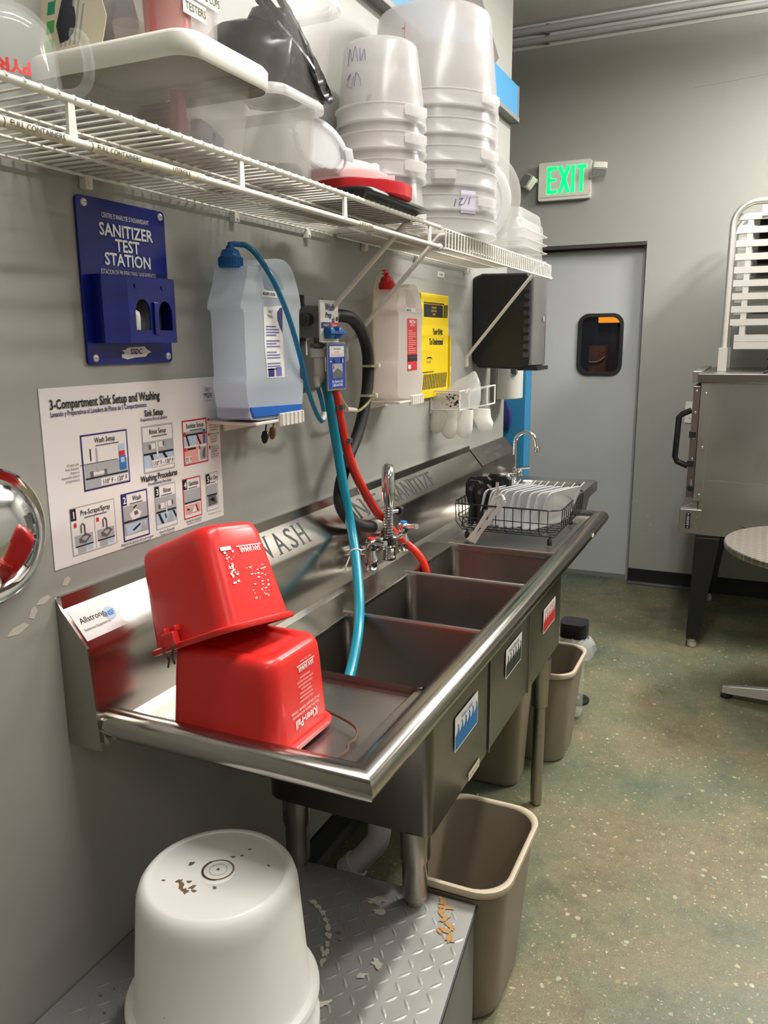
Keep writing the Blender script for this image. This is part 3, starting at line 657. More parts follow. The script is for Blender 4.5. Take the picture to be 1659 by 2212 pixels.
m = MB(); m.lathe([(.013, 0), (.0135, .025), (.012, .034), (.006, .038)], (.026, 1.242, 1.604), WHITEP, 16); tag(m.build('test_strip_vial', smooth=50), 'pale vial behind the left window of the blue test station', 'vial')
m = MB(); m.q(WF(.012, 0, 0), 1.22, 1.60, 1.34, 1.67, 0, mat('dim_back_liner', (88, 88, 96), .7)); m.build('back_liner', t, 0)

# instruction poster
t = thing('poster', 'white laminated three compartment sink instruction poster on the wall', 'poster', (.001, 1.276, 1.178))
PW, PH, PY, PZ = .512, .324, 1.021, 1.180
m = MB(); m.prism([(PY, PZ), (PY + PW, PZ), (PY + PW, PZ + PH), (PY, PZ + PH)], WF(0, 0, 0), .0003, .0015, PAPER); m.build('sheet', t, 0)
F = frame((.0016, PY, PZ + PH), (0, 1, 0), (0, 0, 1))
def U(u): return u * PW
def W_(v): return -v * PH
m = MB()
def pt(s, u, v, h, c=INK, al='L', sx=.8, b=.0): m.text(s, F, U(u), W_(v), h, c, al, sx, b, d=.0012)
def pr_(u0, v0, u1, v1, c, d=.0005): m.q(F, U(u0), W_(v1), U(u1), W_(v0), d, c)
def pp(pts, c, d=.0007): m.poly(F, [(U(a), W_(b)) for a, b in pts], d, c)
pt('3-Compartment Sink Setup and Washing', .04, .115, .0165, INK, 'L', .73, .025)
pt('Lavando y Preparativos al Lavadera de Platos de 3 Compartimientos', .04, .155, .0085, NAVY, 'L', .73, .02)
pt('Sink Setup', .565, .215, .0125, INK, 'C', .75, .025); pt('Preparativos Para el Lavadero', .565, .243, .006, NAVY, 'C', .78, .02)
pt('Washing Procedures', .575, .622, .0125, INK, 'C', .75, .025); pt('Procedimientos Para Lavar', .575, .652, .006, NAVY, 'C', .78, .02)
# emblem
pr_(.895, .07, .955, .165, PALEI, .0003); pr_(.897, .073, .953, .162, PAPER, .0005)
pt('FIRST', .925, .10, .008, DKGI, 'C', .8); pt('Mark', .925, .142, .011, INK, 'C', .8, 0); pt('-----------', .925, .163, .006, DKGI, 'C', .7)
pp([(.883, .118), (.905, .108), (.94, .108), (.97, .116), (.94, .114), (.905, .114)], GREENI, .001)
def panel(u0, v0, u1, v1, fr, head, num=None, wd=.007, sub=''):
    pr_(u0, v0, u1, v1, fr, .0003); pr_(u0 + wd, v0 + wd * 1.5, u1 - wd, v1 - wd * 1.5, PAPER, .0005)
    if num: pr_(u0 + .004, v0 + .006, u0 + .03, v0 + .075, INK if fr is not NAVY else NAVY, .0009); m.text(num, F, U(u0 + .017), W_(v0 + .062), .013, WHITEI, 'C', .9, .02, d=.0016)
    pt(head, (u0 + u1) / 2 + (.012 if num else 0), v0 + .055, .0098, INK, 'C', .78, .01)
    pr_(u0 + (u1 - u0) * .3, v0 + .068, u1 - (u1 - u0) * .2, v0 + .075, DKGI, .0009)
panel(.165, .275, .405, .60, NAVY, 'Wash Setup')
pr_(.175, .45, .395, .53, PALEI, .0007); pr_(.175, .525, .395, .535, INK, .0009); pr_(.175, .535, .395, .59, PALEI, .0007)
pr_(.235, .36, .243, .50, PALEI, .001); pr_(.205, .36, .211, .43, INK, .001); pr_(.205, .498, .275, .515, PAPER, .001); pp([(.20, .49), (.215, .49), (.215, .525), (.2, .525)], DKGI, .0011); pp([(.27, .49), (.285, .49), (.285, .525), (.27, .525)], DKGI, .0011)
pr_(.352, .36, .385, .40, PBLUE, .001); pr_(.352, .40, .385, .43, REDI, .001); pr_(.352, .43, .388, .515, BLUEI, .001); pr_(.36, .44, .38, .47, PBLUE, .0012); pr_(.155, .443, .345, .447, INK, .001)
pr_(.25, .542, .395, .585, PAPER, .0011); m.text('110\u00b0 F - 120\u00b0 F', F, U(.322), W_(.577), .0088, INK, 'C', .85, .01, d=.0016)
for k, s in enumerate(('Fill wash sink', 'from dispenser', 'llenarlo al', 'dispensador hasta el', 'compartimiento')): pt(s, .148, .44 + k * .022, .0046, INK if k < 2 else NAVY, 'R', .8)
panel(.485, .275, .675, .575, PALEI, 'Rinse Setup')
pr_(.49, .375, .67, .45, PALEI, .0007); pr_(.49, .447, .67, .46, INK, .0009); pr_(.49, .46, .67, .54, PBLUE, .0007); pp([(.525, .46), (.54, .46), (.555, .53), (.545, .53)], INK, .0012); pp([(.60, .46), (.615, .46), (.65, .53), (.635, .53)], INK, .0012)
pr_(.565, .38, .575, .48, PAPER, .0012); pr_(.53, .39, .56, .425, PAPER, .0011); pr_(.58, .385, .61, .42, PAPER, .0011); pp([(.522, .395), (.535, .395), (.535, .425), (.522, .425)], DKGI, .0013); pp([(.605, .385), (.615, .385), (.615, .415), (.605, .415)], DKGI, .0013)
pr_(.535, .495, .67, .54, PAPER, .0014); m.text('110\u00b0 F - 120\u00b0 F', F, U(.602), W_(.532), .0085, INK, 'C', .85, .01, d=.0018)
panel(.735, .275, .905, .58, REDI, 'Sanitize Setup')
pr_(.742, .352, .898, .37, PALEI, .0007); pr_(.742, .37, .898, .382, INK, .0009); pr_(.742, .382, .83, .45, PBLUE, .0007); pr_(.83, .382, .898, .45, PRED, .0007); pp([(.755, .382), (.765, .382), (.78, .45), (.77, .45)], INK, .0012); pp([(.825, .382), (.835, .382), (.86, .45), (.848, .45)], INK, .0012)
pr_(.872, .35, .89, .45, BLUEI, .0012); pr_(.872, .37, .89, .385, REDI, .0014); pr_(.742, .46, .835, .565, PRED, .0007); pr_(.76, .465, .82, .478, INK, .0009); pr_(.845, .47, .895, .56, PALEI, .0007); pp([(.86, .54), (.87, .49), (.885, .47), (.88, .55)], DKGI, .0012)
pr_(.745, .52, .785, .56, PAPER, .0012); m.text('75\u00b0 F', F, U(.765), W_(.552), .008, INK, 'C', .8, .01, d=.0016)
for v in (.355, .46, .47): pass
for u, v in ((.742, .355), (.742, .46), (.838, .46)): pr_(u, v, u + .012, v + .022, REDI, .0013)
for k, (v, lines) in enumerate(((.30, ('Fill sanitize sink', 'from dispenser', 'llenar a dispensador', 'hasta el recipiente', 'mantenimiento')), (.40, ('Immerse test strip', 'for 10 seconds', 'sumerja la tira', '10 segundos')), (.49, ('Compare strip', 'to chart. Must be', '150-400 PPM', 'Compara la tira', 'debe ser PPM')))):
    pr_(.912, v - .016, .923, v + .006, REDI, .0006)
    for j, s in enumerate(lines): pt(s, .926, v + j * .018, .0042, INK if j < 2 else NAVY, 'L', .72)
panel(.085, .675, .31, .955, PALEI, 'Pre-Scrape/Spray', '1', .005)
pr_(.20, .75, .202, .945, PALEI, .0009)
for u in (.10, .21):
    pr_(u, .84, u + .088, .90, PALEI, .0007); pp([(u + .02, .86), (u + .055, .835), (u + .08, .86), (u + .05, .895), (u + .02, .885)], DKGI, .001); pp([(u + .03, .862), (u + .052, .848), (u + .065, .862), (u + .048, .88)], PALEI, .0012)
    m.tube([F[0] + F[1] * U(a) + F[2] * W_(b) + F[3] * .0012 for a, b in ((u + .05, .85), (u + .05, .79), (u + .042, .775), (u + .033, .785), (u + .033, .83))], .0013, DKGI, 4)
    pr_(u, .90, u + .088, .908, INK, .0009); pr_(u + .01, .908, u + .05, .945, PALEI, .0007); pr_(u + .052, .908, u + .085, .94, PBLUE, .0007); pr_(u, .765, u + .013, .79, REDI, .001)
panel(.345, .665, .495, .965, NAVY, 'Wash', '2', .007)
pr_(.352, .745, .488, .84, PALEI, .0007); pr_(.352, .838, .488, .852, INK, .0009); pr_(.352, .852, .488, .93, PALEI, .0007); pp([(.385, .80), (.42, .77), (.455, .80), (.44, .835), (.40, .84)], PAPER, .001); pp([(.41, .79), (.43, .785), (.435, .81), (.415, .815)], DKGI, .0012); pp([(.405, .765), (.425, .75), (.43, .757), (.412, .77)], INK, .0013)
pp([(.36, .86), (.48, .86), (.47, .92), (.365, .925)], PBLUE, .001); pp([(.395, .90), (.44, .87), (.445, .88), (.405, .91)], INK, .0013); pp([(.44, .92), (.46, .86), (.478, .92)], PALEI, .0013)
panel(.535, .665, .67, .955, PALEI, 'Rinse', '3', .005)
pr_(.54, .745, .665, .84, PALEI, .0007); pr_(.54, .835, .665, .848, INK, .0009); pr_(.54, .848, .665, .925, PBLUE, .0007); pp([(.55, .85), (.562, .85), (.585, .92), (.57, .92)], INK, .0012); pp([(.64, .85), (.652, .85), (.665, .89), (.663, .91)], INK, .0012); pr_(.60, .78, .607, .86, PAPER, .0012); pr_(.565, .785, .595, .82, PAPER, .0011); pr_(.612, .78, .64, .815, PAPER, .0011); pp([(.556, .79), (.568, .79), (.568, .82), (.556, .82)], DKGI, .0013); pp([(.637, .78), (.648, .78), (.648, .81), (.637, .81)], DKGI, .0013); pp([(.605, .92), (.63, .855), (.65, .92)], PALEI, .0012); pp([(.59, .86), (.597, .86), (.603, .89), (.597, .89)], INK, .0013)
panel(.715, .665, .84, .945, REDI, 'Sanitize', '4', .006)
pr_(.722, .745, .833, .83, PALEI, .0007); pr_(.722, .828, .833, .84, INK, .0009); pr_(.725, .85, .828, .915, PRED, .0008); pp([(.74, .885), (.765, .88), (.79, .90), (.745, .905)], PALEI, .001); pp([(.735, .87), (.75, .875), (.76, .885), (.74, .885)], INK, .0012); pp([(.795, .86), (.80, .855), (.815, .905), (.81, .91)], INK, .0012); pp([(.77, .905), (.79, .855), (.80, .905)], PAPER, .0011)
panel(.875, .665, .965, .935, PALEI, 'Air Dry', '5', .004)
pr_(.88, .75, .958, .82, PALEI, .0007); pr_(.88, .818, .955, .83, INK, .0009); pr_(.88, .83, .958, .905, PALEI, .0007); pp([(.888, .83), (.945, .83), (.952, .895), (.888, .9)], DKGI, .0009)
for a in (0, .5, 1.0, 1.5): pp([(.90 + a * .012, .85 + a * .006), (.93 + a * .005, .842 + a * .02), (.932 + a * .005, .852 + a * .02), (.902 + a * .012, .862 + a * .006)], INK, .0012)
for u, v, s, h in ((.42, .985, 'Wash for 30 seconds until suds are gone', .005), (.60, .98, 'Rinse for 30 seconds', .005), (.78, .967, 'Sanitize for 60 seconds', .005)):
    pt(s, u, v, h, INK, 'C', .8, .01); pt(s.replace('Wash for', 'Lavar por').replace('Rinse for', 'Enjuague por').replace('Sanitize for', 'Desinfecte por').replace('seconds until suds are gone', 'segundos hasta que se quite'), u, v + .016, .0042, NAVY, 'C', .75)
pt('First Merchants Drive 30 Sec', .975, .962, .0035, DKGI, 'R', .8)
m.build('printed_panels', t, 0)

# round stainless pan hung at the left edge
t = thing('hanging_pan', 'round polished steel pan hanging on the wall at the left edge', 'pan', (.02, .882, 1.162))
m = MB(); m.lathe([(.0, .052), (.03, .052), (.06, .047), (.083, .030), (.092, .012), (.094, .006), (.108, .006), (.113, .009), (.1135, .013), (.110, .0155), (.104, .012), (.096, .0105), (.087, .033), (.063, .051), (.03, .056), (.0, .057)], (.004, .882, 1.274), CHROME, 56, 'x'); m.build('dish', t, 30, weld=True)
m = MB(); m.tube(arc((.012, .882, 1.385), .012, 0, 180, 8, 'yz'), .002, CHROME, 6); m.build('hang_loop', t)

# wall jugs
def jug(y, z, name, label, outline, hole, mt, cap, capm, liq, pc, d0=.045, d1=.130):
    a0, b0 = min(p[0] for p in outline), max(p[0] for p in outline); c0, e0 = pc[0]; h0, h1 = min(p[0] for p in hole), max(p[0] for p in hole); g0, g1 = pc[1]
    outline = [(c0 + (a - a0) * (e0 - c0) / (b0 - a0), b) for a, b in outline]; hole = [(g0 + (a - h0) * (g1 - g0) / (h1 - h0), b) for a, b in hole]
    t = thing(name, label, 'jug', (.09, sum(p[0] for p in outline) / len(outline), min(p[1] for p in outline)))
    sm = smoothpath([(0, a, b) for a, b in outline] + [(0,) + outline[0]], 3)[:-1]
    o2 = [(p.y, p.z) for p in sm]; h2 = [(p.y, p.z) for p in smoothpath([(0, a, b) for a, b in hole] + [(0,) + hole[0]], 3)[:-1]]
    m = MB(); m.prism(o2, WF(0, 0, 0), d0, d1, mt, [h2]); m.build('bottle', t, 50, .02, 4)
    return t
jo = [(1.442, 1.737), (1.425, 1.70), (1.397, 1.662), (1.397, 1.648), (1.411, 1.641), (1.411, 1.57), (1.411, 1.51), (1.405, 1.492), (1.418, 1.44), (1.434, 1.414), (1.58, 1.409), (1.728, 1.410), (1.745, 1.424), (1.760, 1.480), (1.755, 1.492), (1.740, 1.502), (1.742, 1.57), (1.745, 1.645), (1.757, 1.66), (1.747, 1.69), (1.711, 1.737), (1.671, 1.757), (1.618, 1.761), (1.562, 1.756), (1.523, 1.744), (1.50, 1.738)]
jh = [(1.584, 1.737), (1.611, 1.741), (1.655, 1.722), (1.670, 1.70), (1.662, 1.693), (1.588, 1.693)]
t = jug(0, 0, 'chemical_jug', 'large bluish wall jug with blue cap and blue liquid at the bottom', jo, jh, JUG, None, None, None, ((1.452, 1.700), (1.54, 1.622)))
m = MB(); m.prism([(1.466, 1.442), (1.478, 1.4165), (1.676, 1.4125), (1.689, 1.426), (1.691, 1.434)], WF(0, 0, 0), .041, .1335, mat('blue_liquid_band', (28, 92, 176), .3)); m.build('liquid', t, 0, .004)
cp = (.0875, 1.483, 0)
m = MB(); m.lathe([(.023, 1.734), (.025, 1.736), (.025, 1.756), (.022, 1.758), (.020, 1.764), (.018, 1.770), (.010, 1.773), (.008, 1.779)], cp, BLUECAP, 24)
for i in range(24): a = 2 * PI * i / 24; m.box(cp[0] + .025 * math.cos(a) - .001, cp[0] + .025 * math.cos(a) + .001, cp[1] + .025 * math.sin(a) - .001, cp[1] + .025 * math.sin(a) + .001, 1.738, 1.754, BLUECAP)
m.tube([(cp[0], cp[1], 1.774), (cp[0], cp[1], 1.782), (cp[0] + .004, cp[1] + .01, 1.784), (cp[0] + .012, cp[1] + .026, 1.783)], .006, BLUECAP, 10); m.build('cap', t, 40)
F = WF(.1305, .046, 0); m = MB(); lab = [(1.490, 1.655), (1.570, 1.660), (1.566, 1.60), (1.570, 1.50), (1.496, 1.502), (1.494, 1.53), (1.489, 1.57)]
m.poly(F, lab, .0004, PAPER); m.poly(F, [(1.557, 1.655), (1.568, 1.656), (1.565, 1.60), (1.555, 1.612), (1.545, 1.63), (1.545, 1.645)], .0009, NAVY)
m.text('FIRST', F, 1.508, 1.642, .006, DKGI, 'L', .8, d=.001); m.text('Mark', F, 1.505, 1.632, .008, GREENI, 'L', .8, d=.001)
for k in range(16):
    z = 1.612 - k * .0062
    if k in (4, 8, 12): continue
    m.q(F, 1.497, z, 1.497 + (.055 if k % 3 else .04), z + .0028, .0009, mat('violet_ink', (110, 106, 168), .6))
m.q(F, 1.532, 1.504, 1.556, 1.524, .0009, mat('violet_ink', (110, 106, 168), .6)); m.q(F, 1.50, 1.504, 1.525, 1.522, .0009, NAVY)
m.build('label_sheet', t, 0)
m = MB(); m.q(F, 1.486, 1.676, 1.547, 1.69, .0006, PAPER); m.text('MSN 6WW 10 N-3526', F, 1.489, 1.680, .0065, INK, 'L', .55, .02, d=.0012); m.build('date_label', t, 0)
j2 = [(2.222, 1.735), (2.200, 1.70), (2.183, 1.676), (2.186, 1.665), (2.199, 1.650), (2.195, 1.58), (2.192, 1.523), (2.180, 1.508), (2.184, 1.445), (2.197, 1.412), (2.36, 1.402), (2.53, 1.401), (2.557, 1.415), (2.570, 1.465), (2.564, 1.478), (2.546, 1.491), (2.549, 1.57), (2.553, 1.640), (2.572, 1.657), (2.551, 1.693), (2.497, 1.735), (2.439, 1.752), (2.37, 1.750), (2.33, 1.740)]
h2 = [(2.409, 1.731), (2.452, 1.730), (2.498, 1.703), (2.505, 1.686), (2.495, 1.681), (2.415, 1.684)]
t = jug(0, 0, 'chemical_jug', 'smaller pinkish white wall jug with red cap and red label', j2, h2, JUG2, None, None, None, ((2.267, 2.474), (2.332, 2.412)))
cp = (.0875, 2.287, 0)
m = MB(); m.lathe([(.023, 1.732), (.025, 1.735), (.025, 1.750), (.022, 1.753), (.019, 1.760), (.017, 1.767), (.010, 1.770), (.008, 1.776)], cp, mat('red_cap_plastic', (200, 30, 34), .35), 24)
m.tube([(cp[0], cp[1], 1.772), (cp[0], cp[1], 1.782), (cp[0] - .002, cp[1] - .014, 1.783), (cp[0] - .003, cp[1] - .024, 1.780)], .006, MATS['red_cap_plastic'], 10); m.build('cap', t, 40)
F = WF(.1305, .044, 0); m = MB(); m.prism([(2.298, 1.488), (2.378, 1.490), (2.376, 1.648), (2.298, 1.648)], F, .0, .0004, REDI)
m.text('SPECTRA', F, 2.337, 1.634, .009, WHITEI, 'C', .95, .02, d=.001); m.text('SANITIZER', F, 2.337, 1.625, .006, WHITEI, 'C', .9, d=.001); m.q(F, 2.299, 1.53, 2.377, 1.538, .0008, INK); m.q(F, 2.299, 1.518, 2.377, 1.529, .0009, INK)
for k in range(12): m.q(F, 2.305, 1.61 - k * .006, 2.305 + (.06 if k % 4 else .035), 1.612 - k * .006, .0009, PRED)
m.q(F, 2.304, 1.494, 2.325, 1.507, .0009, WHITEI); m.build('label_sheet', t, 0)
m = MB(); m.q(F, 2.29, 1.668, 2.36, 1.678, .0006, PAPER); m.text('MSN 7 2523', F, 2.294, 1.670, .006, INK, 'L', .7, .02, d=.0012); m.build('date_label', t, 0)
# jug shelves (brackets) on the wall
for nm, lab, y0, y1, z in (('jug_bracket', 'white plastic bracket holding up the large bluish jug', 1.485, 1.695, 1.408), ('jug_bracket', 'white plastic bracket holding up the smaller red capped jug', 2.275, 2.468, 1.399)):
    t = thing(nm, lab, 'bracket', (.07, (y0 + y1) / 2, z - .03), 'white jug brackets')
    m = MB(); m.box(.0, .134, y0, y1, z - .008, z - .001, WHITEP); m.box(0, .006, y0 + .06, y1, z - .03, z + .05, WHITEP); m.build('tray', t, 0, .002)
    m = MB(); m.box(.128, .138, y0 + (y1 - y0) * .45, y1 - .01, z - .018, z + .012, WHITEP)
    for k in range(6): y = y0 + (y1 - y0) * (.47 + .088 * k); m.box(.136, .141, y, y + .006, z - .016, z + .011, WHITEP)
    m.build('front_lip', t, 0, .001)
for k, (y, z, c, lb) in enumerate(((1.655, 1.362, BLACKP, 'left of the two small black plugs under the bluish jug'), (1.69, 1.368, DIRT, 'right of the two small plugs under the bluish jug'))):
    m = MB(); m.lathe([(.002, .040), (.002, .016), (.008, .012), (.010, 0), (.007, -.01), (.003, -.016)], (.045, y, z - .008), c, 10, ax=(0, .25, 1)); tag(m.build('hanging_plug', smooth=50), lb, 'plug')

# chemical dispenser with dial block
t = thing('chemical_dispenser', 'wall dispenser with white label plate and two blue dials between the jugs', 'dispenser', (.05, 1.93, 1.45))
m = MB(); m.box(0, .012, 1.888, 2.00, 1.452, 1.675, DGREY); m.box(0, .03, 1.885, 1.892, 1.58, 1.70, DGREY); m.build('back_plate', t, 0, .002)
m = MB(); m.box(0, .03, 1.886, 1.99, 1.672, 1.697, GREYP); m.box(.028, .032, 1.984, 1.99, 1.66, 1.697, GREYP); m.build('top_clip', t, 0, .002)
m = MB(); m.box(.012, .095, 1.872, 1.935, 1.590, 1.670, GREYP); m.lathe([(.017, 0), (.017, .03)], (.05, 1.845, 1.636), DGREY, 16, 'y'); m.lathe([(.02, 0), (.02, .045)], (.055, 1.93, 1.648), DGREY, 16, 'y'); m.tube([(.055, 1.97, 1.648), (.055, 1.985, 1.648)], .022, ALU, 16); m.tube([(.055, 1.982, 1.648), (.055, 2.01, 1.648)], .018, mat('brass_fitting', (140, 116, 86), .35, .9), 14); m.build('valve_block', t, 40, .002)
m = MB(); m.prism(rr2(1.846, 1.944, 1.578, 1.684, .004), WF(0, 0, 0), .095, .100, PAPER); m.build('label_plate', t, 0, .001)
F = WF(.1005, 0, 0); m = MB(); m.text('Wash', F, 1.895, 1.659, .016, NAVY, 'C', .9, .03, d=.001, shear=.15); m.text('Prep', F, 1.888, 1.641, .013, NAVY, 'C', .9, .03, d=.001, shear=.15); m.text('ab', F, 1.915, 1.630, .013, NAVY, 'C', .9, .03, d=.001)
m.poly(F, [(1.935 + .005 * math.cos(a), 1.638 + .006 * math.sin(a)) for a in [2 * PI * i / 14 for i in range(14)]], .001, INK)
m.q(F, 1.850, 1.614, 1.897, 1.629, .0008, NAVY); m.q(F, 1.897, 1.614, 1.942, 1.629, .0008, REDI); m.text('Wash Off', F, 1.873, 1.619, .006, WHITEI, 'C', .8, d=.0014); m.text('Sanitizer', F, 1.919, 1.619, .006, WHITEI, 'C', .8, d=.0014)
for k in range(3): m.q(F, 1.862, 1.582 + k * .004, 1.94, 1.584 + k * .004, .0008, PALEI)
m.build('lettering', t, 0)
for y in (1.877, 1.922):
    m = MB(); m.lathe([(.016, 0), (.0165, .008), (.014, .018), (.010, .02)], (.1005, y, 1.603), BLUECAP, 18, 'x')
    m.box(.117, .126, y - .022, y + .022, 1.599, 1.607, BLUECAP); m.build('dial', t, 40, .001)
m = MB(); m.tube([(.055, 1.915, 1.595), (.055, 1.915, 1.56)], .013, GREYP, 14); m.tube([(.055, 1.915, 1.575), (.055, 1.915, 1.566)], .022, GREYP, 16); m.tube([(.055, 1.915, 1.562), (.055, 1.915, 1.54)], .026, WHITEP, 20); m.tube([(.055, 1.915, 1.54), (.055, 1.918, 1.475)], .016, WHITEP, 16); m.tube([(.055, 1.93, 1.49), (.06, 1.895, 1.478), (.066, 1.885, 1.462)], [.018, .012, .006], WHITEP, 12); m.build('mixing_pipe', t, 40)
t2 = thing('info_card', 'blue service card with a white panel hanging below the dispenser dials', 'card', (.10, 1.934, 1.455))
m = MB(); m.prism(rr2(1.882, 1.988, 1.452, 1.579, .003), WF(0, 0, 0), .094, .098, GREYP); m.build('holder', t2, 0, .001)
F = WF(.0983, 0, 0); m = MB(); m.q(F, 1.888, 1.457, 1.982, 1.572, .0004, mat('royal_blue_ink', (26, 64, 168), .4)); m.q(F, 1.894, 1.54, 1.976, 1.568, .0008, PAPER); m.text('Dishes dispensed', F, 1.935, 1.559, .005, INK, 'C', .8, d=.0014); m.text('20 - 40 - 200', F, 1.935, 1.551, .004, INK, 'C', .8, d=.0014)
for k in range(3): m.q(F, 1.90, 1.5425 + k * .0026, 1.97, 1.5435 + k * .0026, .0012, PRED)
m.q(F, 1.908, 1.484, 1.966, 1.522, .0008, PALEI); m.poly(F, [(1.908, 1.484), (1.966, 1.484), (1.964, 1.50), (1.945, 1.507), (1.936, 1.511), (1.92, 1.502), (1.908, 1.50)], .0012, DKGI); m.q(F, 1.912, 1.508, 1.917, 1.518, .0014, REDI)
m.poly(F, [(1.918 + .006 * math.cos(a), 1.529 + .006 * math.sin(a)) for a in [2 * PI * i / 12 for i in range(12)]], .0009, INK); m.poly(F, [(1.955, 1.522), (1.961, 1.522), (1.963, 1.535), (1.956, 1.532)], .0009, INK); m.q(F, 1.966, 1.524, 1.970, 1.534, .0009, WHITEI); m.q(F, 1.896, 1.527, 1.903, 1.530, .0009, WHITEI)
m.text('For Service Call', F, 1.935, 1.472, .0075, WHITEI, 'C', .85, .02, d=.0012); m.text('1-800-444-7400', F, 1.935, 1.462, .0075, WHITEI, 'C', .85, .02, d=.0012); m.build('printed_face', t2, 0)

# hoses
def hose(name, label, pts, r, m_, n=14, k=6, cat='hose'):
    t = MB(); t.tube(smoothpath(pts, k), r, m_, n); return tag(t.build(name, smooth=60), label, cat)
ob = hose('fill_hose', 'thick teal hose from the dispenser down into the near basin', [(.055, 1.918, 1.478), (.07, 1.928, 1.455), (.075, 1.956, 1.34), (.085, 1.986, 1.181), (.1, 1.996, 1.073), (.14, 1.946, .994), (.2, 1.845, .91), (.25, 1.737, .862), (.28, 1.639, .805), (.3, 1.555, .771)], .0135, TEALH)
m = MB(); a = V((.135, 1.955, 1.0)); d_ = V((.06, -.08, -.08)).normalized(); x_ = d_.orthogonal().normalized(); y_ = d_.cross(x_)
m.tube([a + (x_ * math.cos(q) + y_ * math.sin(q)) * .016 for q in [2 * PI * i / 16 for i in range(16)]], .0022, WHITEP, 6, closed=True); m.tube([a + V((-.012, .01, .006)), (.115, 2.04, .985), (.115, 2.12, .975)], .002, WHITEP, 6); m.tube([a + V((-.012, -.01, -.01)), (.12, 1.925, .965), (.115, 1.93, .945)], .002, WHITEP, 6)
tag(m.build('zip_tie', smooth=40), 'pale tie holding the teal hose to the faucet', 'tie')
hose('rinse_hose', 'bright red hose from the dispenser down into the middle basin', [(.07, 1.948, 1.475), (.08, 1.952, 1.455), (.085, 1.979, 1.351), (.09, 2.036, 1.227), (.095, 2.14, 1.107), (.1, 2.255, 1.01), (.135, 2.305, .95), (.17, 2.32, .915), (.197, 2.325, .87), (.207, 2.33, .80), (.21, 2.34, .70)], .0135, REDH)
hose('supply_hose', 'black rubber hose looping from the dispenser down to the faucet', [(.055, 2.005, 1.649), (.07, 2.05, 1.648), (.07, 2.10, 1.636), (.065, 2.165, 1.598), (.06, 2.207, 1.53), (.06, 2.195, 1.427), (.06, 2.138, 1.321), (.06, 2.06, 1.242), (.06, 2.014, 1.174), (.07, 1.993, 1.125), (.085, 2.011, 1.082), (.1, 2.075, 1.047), (.112, 2.125, 1.036)], .0175, RUB)
t = MB(); t.tube([(.112, 2.12, 1.036), (.115, 2.15, 1.034)], .019, ALU, 16); t.tube([(.115, 2.15, 1.034), (.118, 2.185, 1.03), (.12, 2.195, .995)], .014, mat('brass_fitting', (140, 116, 86)), 12); tag(t.build('hose_coupling', smooth=40), 'brass and steel coupling joining the black hose to the faucet', 'fitting')
hose('dosing_tube', 'thin blue tube arching from the blue cap down to the dispenser', [(.0985, 1.507, 1.783), (.108, 1.513, 1.781), (.128, 1.522, 1.762), (.15, 1.548, 1.711), (.154, 1.599, 1.639), (.15, 1.65, 1.557), (.125, 1.73, 1.467), (.095, 1.827, 1.396), (.08, 1.88, 1.374), (.075, 1.9, 1.389), (.07, 1.9, 1.42), (.066, 1.887, 1.458)], .0062, TUBEB, 10)
hose('dosing_tube', 'thin yellowed tube running from the red cap down along the black hose', [(.085, 2.264, 1.780), (.083, 2.235, 1.772), (.08, 2.207, 1.72), (.078, 2.206, 1.603), (.078, 2.215, 1.508), (.078, 2.20, 1.427), (.075, 2.136, 1.388), (.075, 2.061, 1.385), (.07, 2.01, 1.425), (.065, 1.985, 1.47)], .0042, TUBEC, 8)
for p, lb in (((.075, 2.205, 1.508), 'upper pale clip tying the thin tube to the black hose'), ((.075, 2.185, 1.422), 'lower pale clip tying the thin tube to the black hose')):
    m = MB(); m.box(p[0] - .018, p[0] + .012, p[1] - .03, p[1] + .018, p[2] - .003, p[2] + .003, TUBEC); m.lathe([(.006, -.006), (.007, 0), (.006, .006)], (p[0] + .012, p[1] + .016, p[2]), WHITEP, 10); tag(m.build('hose_clip', smooth=40), lb, 'clip')
m = MB(); m.tube([(.075, 2.09, 1.386), (.075, 2.03, 1.392)], [.006, .008], WHITEP, 10); tag(m.build('tube_connector', smooth=40), 'white connector on the yellowed tube below the card', 'connector')
m = MB(); m.tube([(.08, 1.872, 1.372), (.076, 1.896, 1.384), (.075, 1.9, 1.395)], [.007, .009, .007], WHITEP, 10); tag(m.build('tube_connector', smooth=40), 'white connector on the thin blue tube beside the teal hose', 'connector')
for p, lb, dv in (((.0835, 1.965, 1.405), 'steel clamp on the red hose just below the card', (.05, .25, -.97)), ((.088, 1.998, 1.31), 'steel clamp lower down on the red hose', (.05, .4, -.9))):
    m = MB(); m.lathe([(.0145, -.006), (.0155, -.005), (.0155, .005), (.0145, .006)], p, mat('clamp_steel', (130, 126, 120), .4, 1.0), 18, ax=dv); m.box(p[0] + .008, p[0] + .02, p[1] - .012, p[1] + .004, p[2] - .006, p[2] + .006, MATS['clamp_steel']); tag(m.build('hose_clamp', smooth=40), lb, 'clamp')

